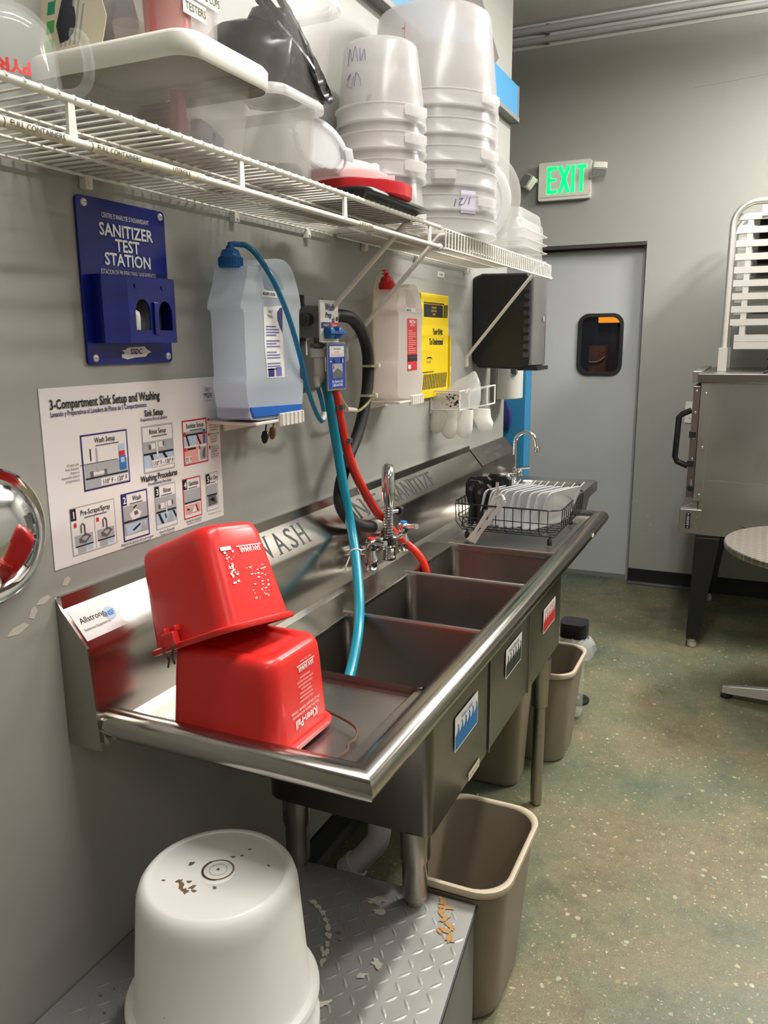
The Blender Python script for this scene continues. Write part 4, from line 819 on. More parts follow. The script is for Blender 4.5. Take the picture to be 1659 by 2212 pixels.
# yellow notice
t = thing('notice_binder', 'yellow safety notice with black hazard stripes behind the red labelled jug', 'notice', (.01, 2.87, 1.37))
m = MB(); m.box(0, .018, 2.735, 3.02, 1.372, 1.748, YEL); m.build('cover', t, 0, .003)
F = WF(.0183, 0, 0); m = MB(); m.q(F, 2.76, 1.665, 2.955, 1.71, .0004, INK); c = 2.86
for k, s in enumerate(('EMPLOYERS', 'SAFETY DATA', 'SHEETS')): m.text(s, F, c, 1.696 - k * .012, .007, YEL, 'C', .9, d=.0009)
for k in range(7):
    u = 2.962 + k * .007; m.poly(F, [(u - .003, 1.665), (u + .0005, 1.665), (u + .006, 1.713), (u + .0025, 1.713)], .0006, INK)
for k in range(32): u = 2.76 + k * .0065; m.q(F, u, 1.712, u + .0035, 1.718, .0006, INK)
m.text('Your Right', F, 2.90, 1.603, .022, INK, 'C', .72, .03, d=.0009); m.text('To Understand', F, 2.885, 1.566, .022, INK, 'C', .72, .03, d=.0009)
m.poly(F, [(2.78, 1.512), (2.80, 1.522), (2.83, 1.522), (2.85, 1.512), (2.83, 1.517), (2.80, 1.517)], .0006, INK); m.text('First Mark', F, 2.81, 1.50, .009, DKGI, 'C', .8, d=.0009); m.q(F, 2.75, 1.466, 2.86, 1.469, .0006, INK)
for k in range(15):
    u = 2.755 + k * .0165; m.poly(F, [(u - .006, 1.405), (u + .002, 1.405), (u + .016, 1.46), (u + .008, 1.46)], .0006, INK)
m.build('printing', t, 0)
m = MB(); m.box(.0, .025, 3.02, 3.028, 1.38, 1.60, YEL); m.box(.018, .025, 2.95, 3.028, 1.372, 1.38, YEL); m.build('pocket_edge', t, 0, .001)
# small paper labels on the wall
for y, z, lb in ((2.977, 1.826, 'small white label on the wall just under the wire shelf'), (3.063, 1.467, 'small white label on the wall above the glove rack')):
    F = WF(.0004, 0, 0); m = MB(); m.prism([(y - .035, z - .01), (y + .035, z - .01), (y + .035, z + .01), (y - .035, z + .01)], F, 0, .0008, PAPER); m.text('LABEL' if 0 else 'CLEAN', F, y, z - .004, .009, DKGI, 'C', 1.0, d=.0014); tag(m.build('wall_label', smooth=0), lb, 'label')

# glove rack with bag and gloves
t = thing('glove_rack', 'white wire glove rack on the wall under the towel dispenser', 'rack', (.08, 2.95, 1.31))
m = MB()
for z in (1.395, 1.325): m.tube([(.004, 2.87, z), (.118, 2.87, z), (.118, 2.985, z), (.185, 3.0, z + .012), (.185, 3.10, z + .012)], .0033, WIREW, 6)
for x, y, dz in ((.118, 2.87, 0), (.118, 2.985, 0), (.185, 3.0, .012)): m.tube([(x, y, 1.395 + dz), (x, y, 1.325 + dz)], .0033, WIREW, 6)
m.tube([(.004, 2.87, 1.41), (.004, 2.87, 1.31)], .0033, WIREW, 6); m.tube([(.004, 3.1, 1.36), (.185, 3.10, 1.407)], .0033, WIREW, 6); m.tube([(.185, 3.1, 1.407), (.185, 3.1, 1.337)], .0033, WIREW, 6)
m.build('wire_frame', t, 50)
def blob(rows, m_, name, label, cat, n=16, parent=None, group=None, jit=.0):
    """rows: (x, y, z, rx, ry)"""
    L = []
    for k, (x, y, z, rx, ry) in enumerate(rows):
        L.append([V((x + rx * math.cos(a) * (1 + jit * math.sin(5 * a + k)), y + ry * math.sin(a) * (1 + jit * math.cos(3 * a + 2 * k)), z)) for a in [2 * PI * i / n for i in range(n)]])
    m = MB(); m.loft(L, m_); o = m.build(name, parent, 70)
    if parent is None: tag(o, label, cat, group)
    return o
blob([(.085, 2.95, 1.328, .078, .05), (.09, 2.96, 1.36, .078, .055), (.10, 2.97, 1.40, .065, .045), (.115, 2.98, 1.43, .045, .03), (.13, 2.99, 1.452, .018, .015), (.135, 2.99, 1.465, .005, .006)], BAG, 'glove_bag', 'clear plastic bag with blue print standing in the wire glove rack', 'bag', 20, jit=.08)
m = MB(); F = frame((.008, 2.889, 0), (1, 0, 0), (0, 0, 1)); m.prism([(0, 1.330), (.108, 1.330), (.108, 1.388), (0, 1.388)], F, -.002, 0, PAPER)
random.seed(3)
for k in range(34): u = .05 + random.random() * .052; v = 1.332 + random.random() * .048; q = .003 + random.random() * .005; m.poly(F, [(u, v), (u + q, v + q * .3), (u + q * .7, v + q), (u - q * .2, v + q * .6)], .0006, NAVY)
for k in range(14): u = .02 + random.random() * .04; v = 1.335 + random.random() * .035; q = .002 + random.random() * .003; m.poly(F, [(u, v), (u + q, v + q * .3), (u + q * .7, v + q)], .0006, PBLUE)
tag(m.build('glove_packet', smooth=0), 'white packet with blue print tucked in the front of the glove rack', 'packet')
for x, y, zb, wx, lb, sl in ((.030, 2.885, 1.232, .034, 'leftmost white film glove hanging from the rack', -.008), (.068, 2.90, 1.212, .032, 'second white film glove from the left under the rack', .0), (.118, 2.93, 1.212, .034, 'third white film glove from the left under the rack', .0), (.168, 3.00, 1.232, .036, 'rightmost white film glove hanging from the rack', .012)):
    zm = 1.322; L = [(x - sl * .5, y, zm, wx * 1.0, .016), (x - sl * .3, y, zm - .03, wx * 1.02, .02)]
    L += [(x + sl * .3, y, (zm + zb) / 2, wx, .024), (x + sl * .7, y, zb + .035, wx * .98, .024), (x + sl, y, zb + .015, wx * .8, .02), (x + sl, y, zb + .005, wx * .5, .013), (x + sl, y, zb, wx * .12, .004)]
    blob(L, GLOVE, 'disposable_glove', lb, 'glove', 20, group='white gloves under the rack', jit=.03)

# towel and soap dispensers
t = thing('towel_dispenser', 'big black paper towel dispenser on the wall end beneath the shelf', 'dispenser', (.13, 3.5, 1.46))
pr2 = [(0, 1.50), (.03, 1.465), (.20, 1.46), (.245, 1.47), (.25, 1.50), (.25, 1.82), (.235, 1.85), (.04, 1.855), (0, 1.84)]
m = MB(); m.prism([(x, z) for x, z in pr2], frame((0, 3.36, 0), (1, 0, 0), (0, 0, 1)), -.235, 0, BLACKP); m.build('body', t, 0, .012, 3)
m = MB(); m.loft([[V((.236 + d, 3.36 + a, z)) for a, d in ((.008, 0), (.015, .022), (.06, .036), (.13, .042), (.20, .034), (.23, .012), (.23, 0))] for z in (1.475, 1.49, 1.82, 1.84)], mat('smoky_grey_cover', (92, 92, 90), .25)); m.build('front_cover', t, 40, .004)
m = MB()
for k in range(9): m.box(.225, .247, 3.354, 3.361, 1.51 + k * .034, 1.53 + k * .034, mat('dark_latch_edge', (58, 58, 58), .25))
m.box(.2, .285, 3.37, 3.56, 1.455, 1.472, BLACKP); m.build('side_latches', t, 0)
m = MB(); m.poly(WF(.279, 0, 0), [(3.47, 1.66), (3.485, 1.66), (3.485, 1.675), (3.478, 1.68), (3.47, 1.675)], .001, PALEI); m.build('lock_mark', t, 0)
t = thing('soap_dispenser', 'pale grey soap dispenser on the wall below the black towel dispenser', 'dispenser', (.06, 3.72, 1.31))
MB().box(0, .028, 3.64, 3.83, 1.305, 1.475, GREYP).build('back_plate', t, 0, .004)
m = MB(); m.loft([[V((.028 + d, y, z)) for y, d in ((3.645, 0), (3.65, .05), (3.68, .085), (3.74, .10), (3.79, .085), (3.82, .05), (3.825, 0))] for z in (1.312, 1.33, 1.40, 1.46, 1.468)], mat('pale_grey_plastic', (196, 194, 186), .35)); m.build('cover', t, 45, .004)
m = MB(); m.prism(rr2(3.66, 3.69, 1.425, 1.462, .012), WF(.085, 0, 0), 0, .03, mat('grey_window', (90, 92, 94), .2)); m.build('sight_window', t, 0, .002)

# ------------------------------------------------------------------ red pails on the near drainboard
def pail(name, label, hx, hy, bx, by, h, loc, rot, letters, deco, br=.045):
    """an upside-down square pail; local origin at the middle of its open rim"""
    t = thing(name, label, 'pail', (0, 0, 0))
    L = lambda a, b, z, r, n=6: rrect(-a, a, -b, b, z, r, n)
    th = .004; m = MB()
    ins = [L(bx - th - .01, by - th - .01, h - th - .006, .02), L(bx - th, by - th, h - .02, .03), L(hx - th, hy - th, .006, .03)]
    rim = [L(hx - .001, hy - .001, 0, .034), L(hx + .007, hy + .007, 0, .038), L(hx + .0095, hy + .0095, .003, .04), L(hx + .0095, hy + .0095, .009, .04), L(hx + .006, hy + .006, .011, .038), L(hx, hy, .012, .034)]
    k = .97
    out = [L(bx + (hx - bx) * .25, by + (hy - by) * .25, h * .75, br * .9), L(bx + .001, by + .001, h - .018, br), L(bx - .0015, by - .0015, h - .009, br), L(bx - .006, by - .006, h - .003, br * .95), L(bx - .013, by - .013, h, br * .9), L(bx - .026, by - .026, h, .026), L(bx - .030, by - .030, h - .004, .024), L(bx - .036, by - .036, h - .005, .02), L(bx - .040, by - .040, h - .002, .018), L(.02, .014, h - .002, .012)]
    m.loft(ins + rim + out, REDP, True, True); m.build('body', t, 60, weld=True)
    F = frame((hx + .0007, 0, 0), (0, 1, 0), (bx - hx, 0, h)); m = MB(); letters(m, F); m.build('lettering', t, 0)
    deco(t, hx, hy, h)
    t.location = loc; t.rotation_euler = rot
    return t
def let_low(m, F):
    T = lambda s, u, v, hh, sx=.8, b=0: m.text(s, F, u, v, hh, WHITEI, 'C', sx, b, d=.0012, rot=PI)
    T('Kleen-Pail', .004, .050, .0155, .82, .02); T('Cubo Para Solucion de Desinfectante', .004, .060, .0052); T('No Lo Use para Guardar Comida', .004, .0685, .0060)
    for k, s in enumerate(('- Usar la concentracion', 'de solucion apropiada', '- Cambiar la solucion', 'frecuentemente', '- Limpie completamente', 'el cubo antes de prepararlo', 'nuevas soluciones')): T(s, .010, .080 + k * .0072, .0042)
    T('SAN JAMAR', .016, .142, .0095, .72, .02); m.q(F, -.014, .1435, .046, .1455, .0012, WHITEI); T('Smart + Safe + Sanitary', .016, .152, .0035)
def deco_low(t, hx, hy, h):
    m = MB(); m.tube(smoothpath([(.03, hy + .011, .012), (.09, hy + .012, .008), (.15, hy - .005, .006), (.188, hy - .03, .006), (.203, hy - .065, .006), (.200, hy - .085, .006), (.209, hy - .105, .006), (.207, hy - .13, .006), (.196, -hy + .02, .006), (.17, -hy - .012, .006), (.06, -hy - .014, .012), (.02, -hy - .013, .014)], 4), .0028, RUST, 6); m.build('wire_bail', t, 50)
pail('sanitizer_pail', 'lower red square pail upside down on the near drainboard', .120, .094, .108, .087, .176, (.314, 1.159, .8755), (0, 0, -.02), let_low, deco_low, .034)
def let_up(m, F):
    m.text('SAN JAMAR', F, .02, .142, .0095, WHITEI, 'C', .72, .02, d=.0012, rot=PI); m.q(F, -.012, .1435, .05, .1455, .0012, WHITEI)
    random.seed(11); m.q(F, -.05, .140, -.025, .147, .0012, WHITEI)
    for k in range(34): u = -.045 + random.random() * .02; v = .075 + random.random() * .06; s = .0015 + random.random() * .0035; m.poly(F, [(u, v), (u + s, v + s * .2), (u + s * .8, v + s), (u - s * .2, v + s * .7)], .0012, WHITEI)
    for k in range(40): u = -.005 + random.random() * .045; v = .045 + random.random() * .06; s = .001 + random.random() * .0035; m.poly(F, [(u, v), (u + s * 1.5, v + s * .2), (u + s, v + s * .7), (u - s * .2, v + s * .6)], .0012, WHITEI)
def deco_up(t, hx, hy, h):
    m = MB(); m.box(-.045, -.012, -hy - .018, -hy - .003, .006, .032, REDP); m.box(-.047, -.041, -hy - .010, -hy + .004, .03, .042, REDP); m.box(-.017, -.011, -hy - .010, -hy + .004, .03, .042, REDP); m.build('ear', t, 0, .003)
    m = MB(); m.tube(smoothpath([(-.042, -hy - .014, .018), (-.045, -hy - .02, .002), (-.040, -hy - .016, -.012), (-.052, -hy - .012, -.026)], 4), .002, RUST, 6); m.tube(smoothpath([(-.016, -hy - .014, .018), (-.014, -hy - .02, .004), (-.026, -hy - .018, -.008), (-.030, -hy - .014, -.024)], 4), .002, RUST, 6); m.build('wire_bail', t, 50)
pail('sanitizer_pail', 'upper red square pail tilted upside down on top of the other pail', .107, .085, .098, .073, .192, (.270, 1.148, 1.052), (-.12, -.416, -.145), let_up, deco_up, .036)

# ------------------------------------------------------------------ platform, white bucket, bins
t = thing('tread_platform', 'low metal platform with a diamond tread plate top against the wall', 'platform', (.33, .95, 0))
pq = [(.004, .15), (.80, .15), (.6475, 1.508), (.004, 1.480)]
TREAD = mat('tread_plate_steel', (158, 157, 153), .46, .45, var=.06, vscale=9, rvar=.08)
m = MB(); m.prism(pq, frame((0, 0, 0), (1, 0, 0), (0, 1, 0)), .345, .352, TREAD)
def inside(x, y): return .02 < x < .6475 + (1.508 - y) * .1123 - .012 and .4 < y < 1.475
i = 0; py = .40
while py < 1.5:
    j = 0; px = .02
    while px < .8:
        if inside(px, py):
            s = 1 if (i + j) % 2 else -1; a = V((math.cos(.9 * s), math.sin(.9 * s), 0)); b = V((-a.y, a.x, 0)); c = V((px, py, .352))
            vs = [c - a * .0165, c - a * .006 - b * .0042, c + a * .006 - b * .0042, c + a * .0165, c + a * .006 + b * .0042, c - a * .006 + b * .0042, c - a * .006 + V((0, 0, .0010)), c + a * .006 + V((0, 0, .0010))]
            m.add(vs, [(0, 1, 6), (1, 2, 7, 6), (2, 3, 7), (3, 4, 7), (4, 5, 6, 7), (5, 0, 6)], TREAD)
        px += .033; j += 1
    py += .033; i += 1
m.build('tread_top', t, 0)
m = MB(); m.prism([(.01, .155), (.797, .155), (.6445, 1.505), (.01, 1.477)], frame((0, 0, 0), (1, 0, 0), (0, 1, 0)), .0, .345, mat('grey_platform_side', (122, 122, 120), .45, .6, var=.08)); m.build('side_panels', t, 0)
m = MB(); m.tube([(.8, .152, .347), (.6475, 1.508, .347), (.004, 1.480, .347)], .005, mat('black_edging', (34, 34, 34), .5), 8); m.build('edge_trim', t, 40)
TF = frame((0, 0, .3525), (1, 0, 0), (0, 1, 0)); m = MB(); random.seed(5)
def splat(m, cx, cy, R, mt, n=14, ax=1.0, d=.0012, ang=0):
    p = []
    for k in range(n):
        a = 2 * PI * k / n; r = R * (.45 + .75 * random.random()); x, y = r * math.cos(a), r * math.sin(a) * ax
        p.append((cx + x * math.cos(ang) - y * math.sin(ang), cy + x * math.sin(ang) + y * math.cos(ang)))
    m.poly(TF, p, d, mt)
for k in range(7):
    f = k / 6; cx, cy = .575 + .052 * f + .008 * math.sin(k * 2.1), 1.488 - .10 * f; splat(m, cx, cy, .016, STAIN, 17, .45, .0016 + k * .00002, -.9 + math.sin(k * 1.7)); splat(m, cx + .012 * math.sin(k * 3.3), cy - .008, .010, STAIN, 13, .35, .0017 + k * .00002, .5 + k)
m.build('brown_stain', t, 0)
m = MB()
for cx, cy, R in ((.44, 1.43, .03), (.462, 1.40, .018), (.52, 1.26, .02), (.505, 1.22, .014), (.47, 1.13, .016), (.43, 1.10, .012), (.40, 1.25, .01)): m = MB(); splat(m, cx, cy, R, SCUFF, 16, .5, .0017, random.random() * 3); m.build('pale_splash', t, 0)
m = MB()
for k in range(9): a = .2 + k * .13; splat(m, .26 + .16 * math.cos(a), 1.18 + .2 * math.sin(a), .014, SCUFF, 12, .5, .0015, a + 1.6)
m.build('pale_arc_mark', t, 0)
m = MB()
for k in range(16): splat(m, .05 + random.random() * .55, .85 + random.random() * .6, .004 + random.random() * .004, DIRT, 9, .6, .0018)
m.build('dirt_specks', t, 0)

BC = (.352, .985)
t = thing('white_bucket', 'large white plastic bucket upside down on the tread plate platform', 'bucket', (BC[0], BC[1], .354))
m = MB(); m.lathe([(.150, .3545), (.164, .3545), (.167, .36), (.167, .405), (.162, .409), (.159, .42), (.159, .45), (.166, .454), (.168, .46), (.168, .468), (.165, .473), (.1545, .476), (.151, .482), (.1375, .655), (.136, .672), (.131, .688), (.1235, .6975), (.118, .6995), (.1145, .6985), (.113, .696), (.105, .6955), (.03, .6955), (.0285, .6945), (.027, .6955), (.001, .6955)], (BC[0], BC[1], 0), BUCK, 72, c0=False); m.build('body', t, 40)
m = MB(); c = (BC[0] - .003, BC[1] + .006)
def ring(m, c, r0, r1, z, mt, n=40, a0=0, a1=2 * PI):
    L = [[V((c[0] + r * math.cos(a0 + (a1 - a0) * k / n), c[1] + r * math.sin(a0 + (a1 - a0) * k / n), z)) for k in range(n + 1)] for r in (r0, r1)]
    m.loft(L, mt, False, False, False)
ring(m, c, .0245, .0275, .6960, DIRT); ring(m, c, .0145, .0155, .6961, mat('faint_grey', (170, 164, 154), .6)); ring(m, c, .0255, .0285, .6962, mat('dark_dirt', (70, 60, 48), .7), 20, 2.6, 5.2)
m.build('centre_mark', t, 0)
m = MB(); random.seed(9); TFS = TF; TF = frame((0, 0, .6962), (1, 0, 0), (0, 1, 0))
splat(m, c[0], c[1], .003, mat('dark_dirt', (70, 60, 48)), 9)
for cx, cy, R in ((-.055, .0, .008), (-.035, -.052, .012), (-.02, -.062, .01), (-.03, -.04, .006), (-.015, -.048, .008), (.02, -.035, .005), (.0, .045, .005), (.012, .055, .004), (.015, .075, .004), (-.07, -.055, .004), (.07, .05, .004), (-.045, -.046, .007), (-.008, -.055, .006)): splat(m, BC[0] + cx, BC[1] + cy, R, DIRT, 11, .6, .0003, random.random() * 3)
m.build('dirt_marks', t, 0)
TF = TFS
m = MB()
for az, z, s in ((-78, .50, .006), (-72, .52, .004), (-77, .515, .004), (-92, .53, .003)):
    a = math.radians(az); r = .1515 - (z - .482) * .078; p = V((BC[0] + (r + .0004) * math.cos(a), BC[1] + (r + .0004) * math.sin(a), z)); tg = V((-math.sin(a), math.cos(a), 0)); m.add([p - tg * s * .3, p + tg * s * .3 + V((0, 0, s * .3)), p + V((0, 0, s * 1.5))], [(0, 1, 2)], mat('rust_mark', (120, 84, 60), .7))
m.build('side_marks', t, 0)

def bin_(label, x0, x1, y0, y1, h, tx, ty, rad=.06):
    t = thing('waste_bin', label, 'bin', ((x0 + x1) / 2, (y0 + y1) / 2, 0)); m = MB()
    def L(k, z, g=0): return rrect(x0 + tx * (1 - k) - g, x1 - tx * (1 - k) + g, y0 + ty * (1 - k) - g, y1 - ty * (1 - k) + g, z, rad, 8)
    m.loft([L(0, .012, -.05), L(0, .012, -.006), L(.95, h * .95, -.0045), L(1, h - .004, -.0045)], BEIGE, True, False)
    m.loft([L(0, 0, -.02), L(0, .003, -.004), L(.03, .015), L(.95, h * .93)], BEIGE, True, False); m.build('body', t, 50)
    m = MB(); m.loft([L(1, h - .006, -.0046), L(1, h, -.003), L(1, h + .003, .003), L(1, h + .001, .009), L(1, h - .008, .0105), L(1, h - .016, .0085), L(.94, h - .024, .0005), L(.93, h * .925, -.003)], BEIGE2, False, False); m.build('rim', t, 60)
    return t
bin_('near tan wastebasket beside the platform under the wash basin', .452, .702, 1.512, 1.868, .385, .028, .034, .075)
bin_('far tan wastebasket under the right end of the sink by the leg', .335, .590, 2.775, 3.10, .378, .028, .03, .07)
bin_('tan wastebasket in the shadow under the rinse and sanitize basins', .18, .47, 2.56, 2.745, .40, .02, .014, .05)
t = thing('lidded_jar', 'black capped clear container in a crumpled bag behind the far wastebasket', 'container', (.50, 3.25, 0))
m = MB(); m.loft([rrect(.455, .565, 3.19, 3.30, z, r) for z, r in ((.365, .03), (.37, .034), (.418, .034), (.426, .03))], BLACKP); m.build('cap', t, 50)
m = MB(); m.loft([rrect(.455, .555, 3.19, 3.30, z, .035) for z in (.02, .35)] + [rrect(.47, .55, 3.2, 3.29, .365, .03)], CLR2); m.build('body', t, 50)
random.seed(21); L = []
for k, (z, r) in enumerate(((.25, .05), (.28, .066), (.305, .072), (.33, .07), (.35, .062), (.362, .052))): L.append([V((.525 + r * math.cos(a) * (.85 + .3 * random.random()), 3.245 + r * math.sin(a) * (.85 + .3 * random.random()), z + random.uniform(-.012, .012))) for a in [2 * PI * i / 18 for i in range(18)]])
m = MB(); m.loft(L, BAG, False, False); m.build('bag', t, 25)
m = MB(); m.lathe([(.0, 0), (.055, 0), (.06, .004), (.058, .012), (.03, .016), (.012, .03), (.009, .06)], (.50, 3.40, 0), BLACKM, 24); tag(m.build('floor_stand', smooth=40), 'round black stand base on the floor beyond the far wastebasket', 'stand')

# ------------------------------------------------------------------ oven, pan rack, table
OV = thing('deck_oven', 'big stainless oven on black tapered legs against the far wall', 'oven', (1.35, 4.72, 0))
m = MB(); m.box(.905, 1.90, 4.25, 5.20, .612, 1.385, OVENM); m.build('body', OV, 0, .004)
m = MB(); m.box(.862, 1.92, 4.238, 5.22, 1.372, 1.415, mat('oven_top_steel', (120, 116, 110), .35, 1.0)); m.build('top_cap', OV, 0, .003)
m = MB(); m.box(.833, .875, 4.30, 5.20, 1.37, 1.425, OVENM); m.build('top_front_lip', OV, 0, .003)
m = MB(); m.box(.88, .925, 4.2465, 4.26, .785, 1.372, OVENM); m.build('front_frame', OV, 0, .002)
m = MB(); m.box(.845, .879, 4.252, 5.15, .80, 1.355, mat('oven_door_steel', (140, 128, 124), .35, 1.0)); m.build('door', OV, 0, .003)
dr = OV.children[-1]
m = MB(); m.tube([(.842, 4.28, 1.235), (.80, 4.28, 1.215), (.785, 4.28, 1.20), (.778, 4.28, 1.0), (.79, 4.28, .975), (.842, 4.28, .955)], .0145, BLACKP, 10); m.build('handle', dr, 50)
for z in (1.12, .975): m = MB(); m.box(.84, .872, 4.243, 4.256, z - .018, z + .014, BLACKP); m.build('hinge_block', OV, 0, .002)
m = MB(); m.box(.822, .925, 4.243, 5.2, .618, .742, OVENM); m.loft([[V((x, y, z)) for x, z in ((.822, .742), (.905, .79), (.905, .742))] for y in (4.262, 5.18)], OVENM); m.build('control_box', OV, 0, .003)
F = BF(0, 4.2425, 0); m = MB(); m.prism(rr2(.853, .875, .643, .723, .003), F, 0, .0012, BLACKM)
for z in (.650, .716): m.lathe([(.004, 0), (.003, .002)], (.864, 4.2412, z), ALU, 8, ax=(0, -1, 0))
for k in range(9): m.q(F, .858, .66 + k * .0055, .870, .6625 + k * .0055, .0018, PALEI)
m.build('data_plate', OV, 0)
for x, z in ((.905, 1.392), (.905, 1.318), (.905, 1.055), (.905, .815), (.90, .705), (.90, .655), (.862, 1.33), (.862, 1.225), (.862, 1.10), (.862, .995), (.862, .87)):
    m = MB(); m.lathe([(.0075, 0), (.006, .003), (.002, .0045)], (x, 4.2465 if x > .87 else 4.2515, z), CHROME, 10, ax=(0, -1, 0)); m.build('screw', OV, 40)
m = MB(); m.lathe([(.014, 0), (.014, .02), (.006, .022)], (.865, 4.25, .85), BLACKP, 14, ax=(0, -1, 0)); m.tube([(.865, 4.235, .86), (.865, 4.235, .895)], .004, CHROME, 8); m.build('latch', OV, 40)
m = MB(); m.poly(BF(0, 4.2495, 0), [(.91, .895), (1.2, .885), (1.5, .885), (1.5, .8875), (1.2, .8875), (.91, .897)], .0006, mat('panel_joint', (120, 116, 110), .5)); m.build('panel_joint', OV, 0)
m = MB(); m.poly(BF(0, 4.2495, 0), [(1.10, .675), (1.14, .668), (1.2, .672), (1.26, .665), (1.2, .662), (1.13, .662)], .0006, mat('scorch_mark', (66, 60, 54), .6)); m.build('scorch_mark', OV, 0)
for x, y, sx in ((.955, 4.30, -1), (.99, 5.16, -1), (1.82, 4.30, 1), (1.80, 5.14, 1)):
    m = MB(); yy = .05 if y < 5 else -.05
    m.loft([[V((x + a + sx * .035 * (1 - k), y + b, z)) for a, b in ((-wd, -wd), (wd * 1.25, -wd), (wd * 1.25, wd), (-wd, wd))] for z, wd, k in ((.048, .027, 0), (.60, .052, 1))], BLACKM); m.box(x - .05, x + .06, y - .045, y + .045, .597, .613, BLACKM); lg = m.build('leg', OV, 0, .003)
    m = MB(); m.lathe([(.018, 0), (.022, .004), (.022, .03), (.016, .034), (.016, .06)], (x + sx * .035 + .003, y, 0), ALU, 18); m.build('foot', lg, 40)

RK = thing('pan_rack', 'aluminium sheet pan rack standing on top of the oven', 'rack', (1.3, 4.8, 1.416))
for y in (4.56, 5.08):
    m = MB(); x0 = .955
    m.tube([(x0, y, 1.50), (x0, y, 2.13)] + [V((x0 + .11, y, 2.13)) + V((-.11 * math.cos(a), 0, .11 * math.sin(a))) for a in [PI / 2 * i / 8 for i in range(1, 9)]] + [(1.64, y, 2.24)] + [V((1.64, y, 2.13)) + V((.11 * math.sin(a), 0, .11 * math.cos(a))) for a in [PI / 2 * i / 8 for i in range(1, 9)]] + [(1.75, y, 1.50)], .0155, ALU, 12)
    m.box(x0 - .021, x0 + .021, y - .021, y + .021, 1.4165, 1.535, ALU); m.box(1.729, 1.771, y - .021, y + .021, 1.4165, 1.535, ALU); m.build('side_frame', RK, 40)
zs = [2.16 - k * .064 for k in range(9)]
for y, s in ((4.585, 1), (5.055, -1)):
    for z in zs:
        m = MB(); m.box(.975, 1.74, y - .0015, y + .0015, z - .002, z + .030, ALU); m.box(.975, 1.74, min(y, y + s * .03), max(y, y + s * .03), z - .002, z + .001, ALU); m.build('runner', RK, 0)
    m = MB(); m.box(1.0, 1.75, y - .002, y + .002, 1.565, 1.60, ALU); m.build('runner', RK, 0); m = MB(); m.box(1.0, 1.75, y - .002, y + .002, 1.528, 1.563, ALU); m.build('lower_rail', RK, 0)
for x in (1.035, 1.70):
    for y in (4.59, 5.05): m = MB(); m.box(x - .014, x + .014, y - .003, y + .003, 1.53, 2.19, ALU); m.build('upright', RK, 0, .001)
m = MB()
for x in (1.10, 1.62): m.box(x - .018, x + .018, 4.56, 5.08, 2.225, 2.232, ALU); m.box(x - .018, x + .018, 4.56, 4.566, 2.17, 2.232, ALU)
m.build('top_strap', RK, 0)
ords = ['topmost', 'second', 'third', 'fourth', 'fifth', 'sixth', 'seventh', 'eighth', 'ninth', 'lowest']
DPAN = mat('dark_baking_pan', (74, 68, 62), .35, .85, var=.15)
src = None
for k, z in enumerate(zs[:8]):
    if k in (5, 6): continue
    lb = '%s dark sheet pan from the top in the rack on the oven' % ords[k] if k < 7 else 'lowest dark sheet pan in the rack on the oven'
    if src is None:
        m = MB(); X0, X1, A, B = 1.045, 1.72, 4.595, 5.045
        m.loft([rrect(X0 + .03, X1 - .03, A + .03, B - .03, .002, .02), rrect(X0 + .008, X1 - .008, A + .008, B - .008, .022, .03), rrect(X0, X1, A, B, .024, .03), rrect(X0, X1, A, B, .021, .03), rrect(X0 + .01, X1 - .01, A + .01, B - .01, .019, .03), rrect(X0 + .03, X1 - .03, A + .03, B - .03, -.001, .02)], DPAN, True, True)
        src = m.build('sheet_pan', smooth=40); tag(src, lb, 'pan', 'sheet pans in the rack'); src.location.z = z + .0005; z00 = src.location.z
    else:
        o = src.copy(); COL.objects.link(o); o.location.z = z + .0005; o['label'] = lb
random.seed(31)
L = [[V((1.215 + r * math.cos(a) * (.8 + .4 * random.random()), 4.33 + r * .6 * math.sin(a) * (.8 + .4 * random.random()), z)) for a in [2 * PI * i / 14 for i in range(14)]] for z, r in ((1.4165, .03), (1.425, .045), (1.445, .05), (1.475, .042), (1.49, .025))]
m = MB(); m.loft(L, BLACKP); m.tube(smoothpath([(1.2, 4.33, 1.48), (1.175, 4.32, 1.49), (1.165, 4.32, 1.478)]), .007, BLACKP, 6); m.tube(smoothpath([(1.20, 4.32, 1.44), (1.165, 4.31, 1.425), (1.15, 4.31, 1.42)]), .006, BLACKP, 6); tag(m.build('black_gloves', smooth=30), 'crumpled black rubber glove lying on the oven top in front of the rack', 'glove')

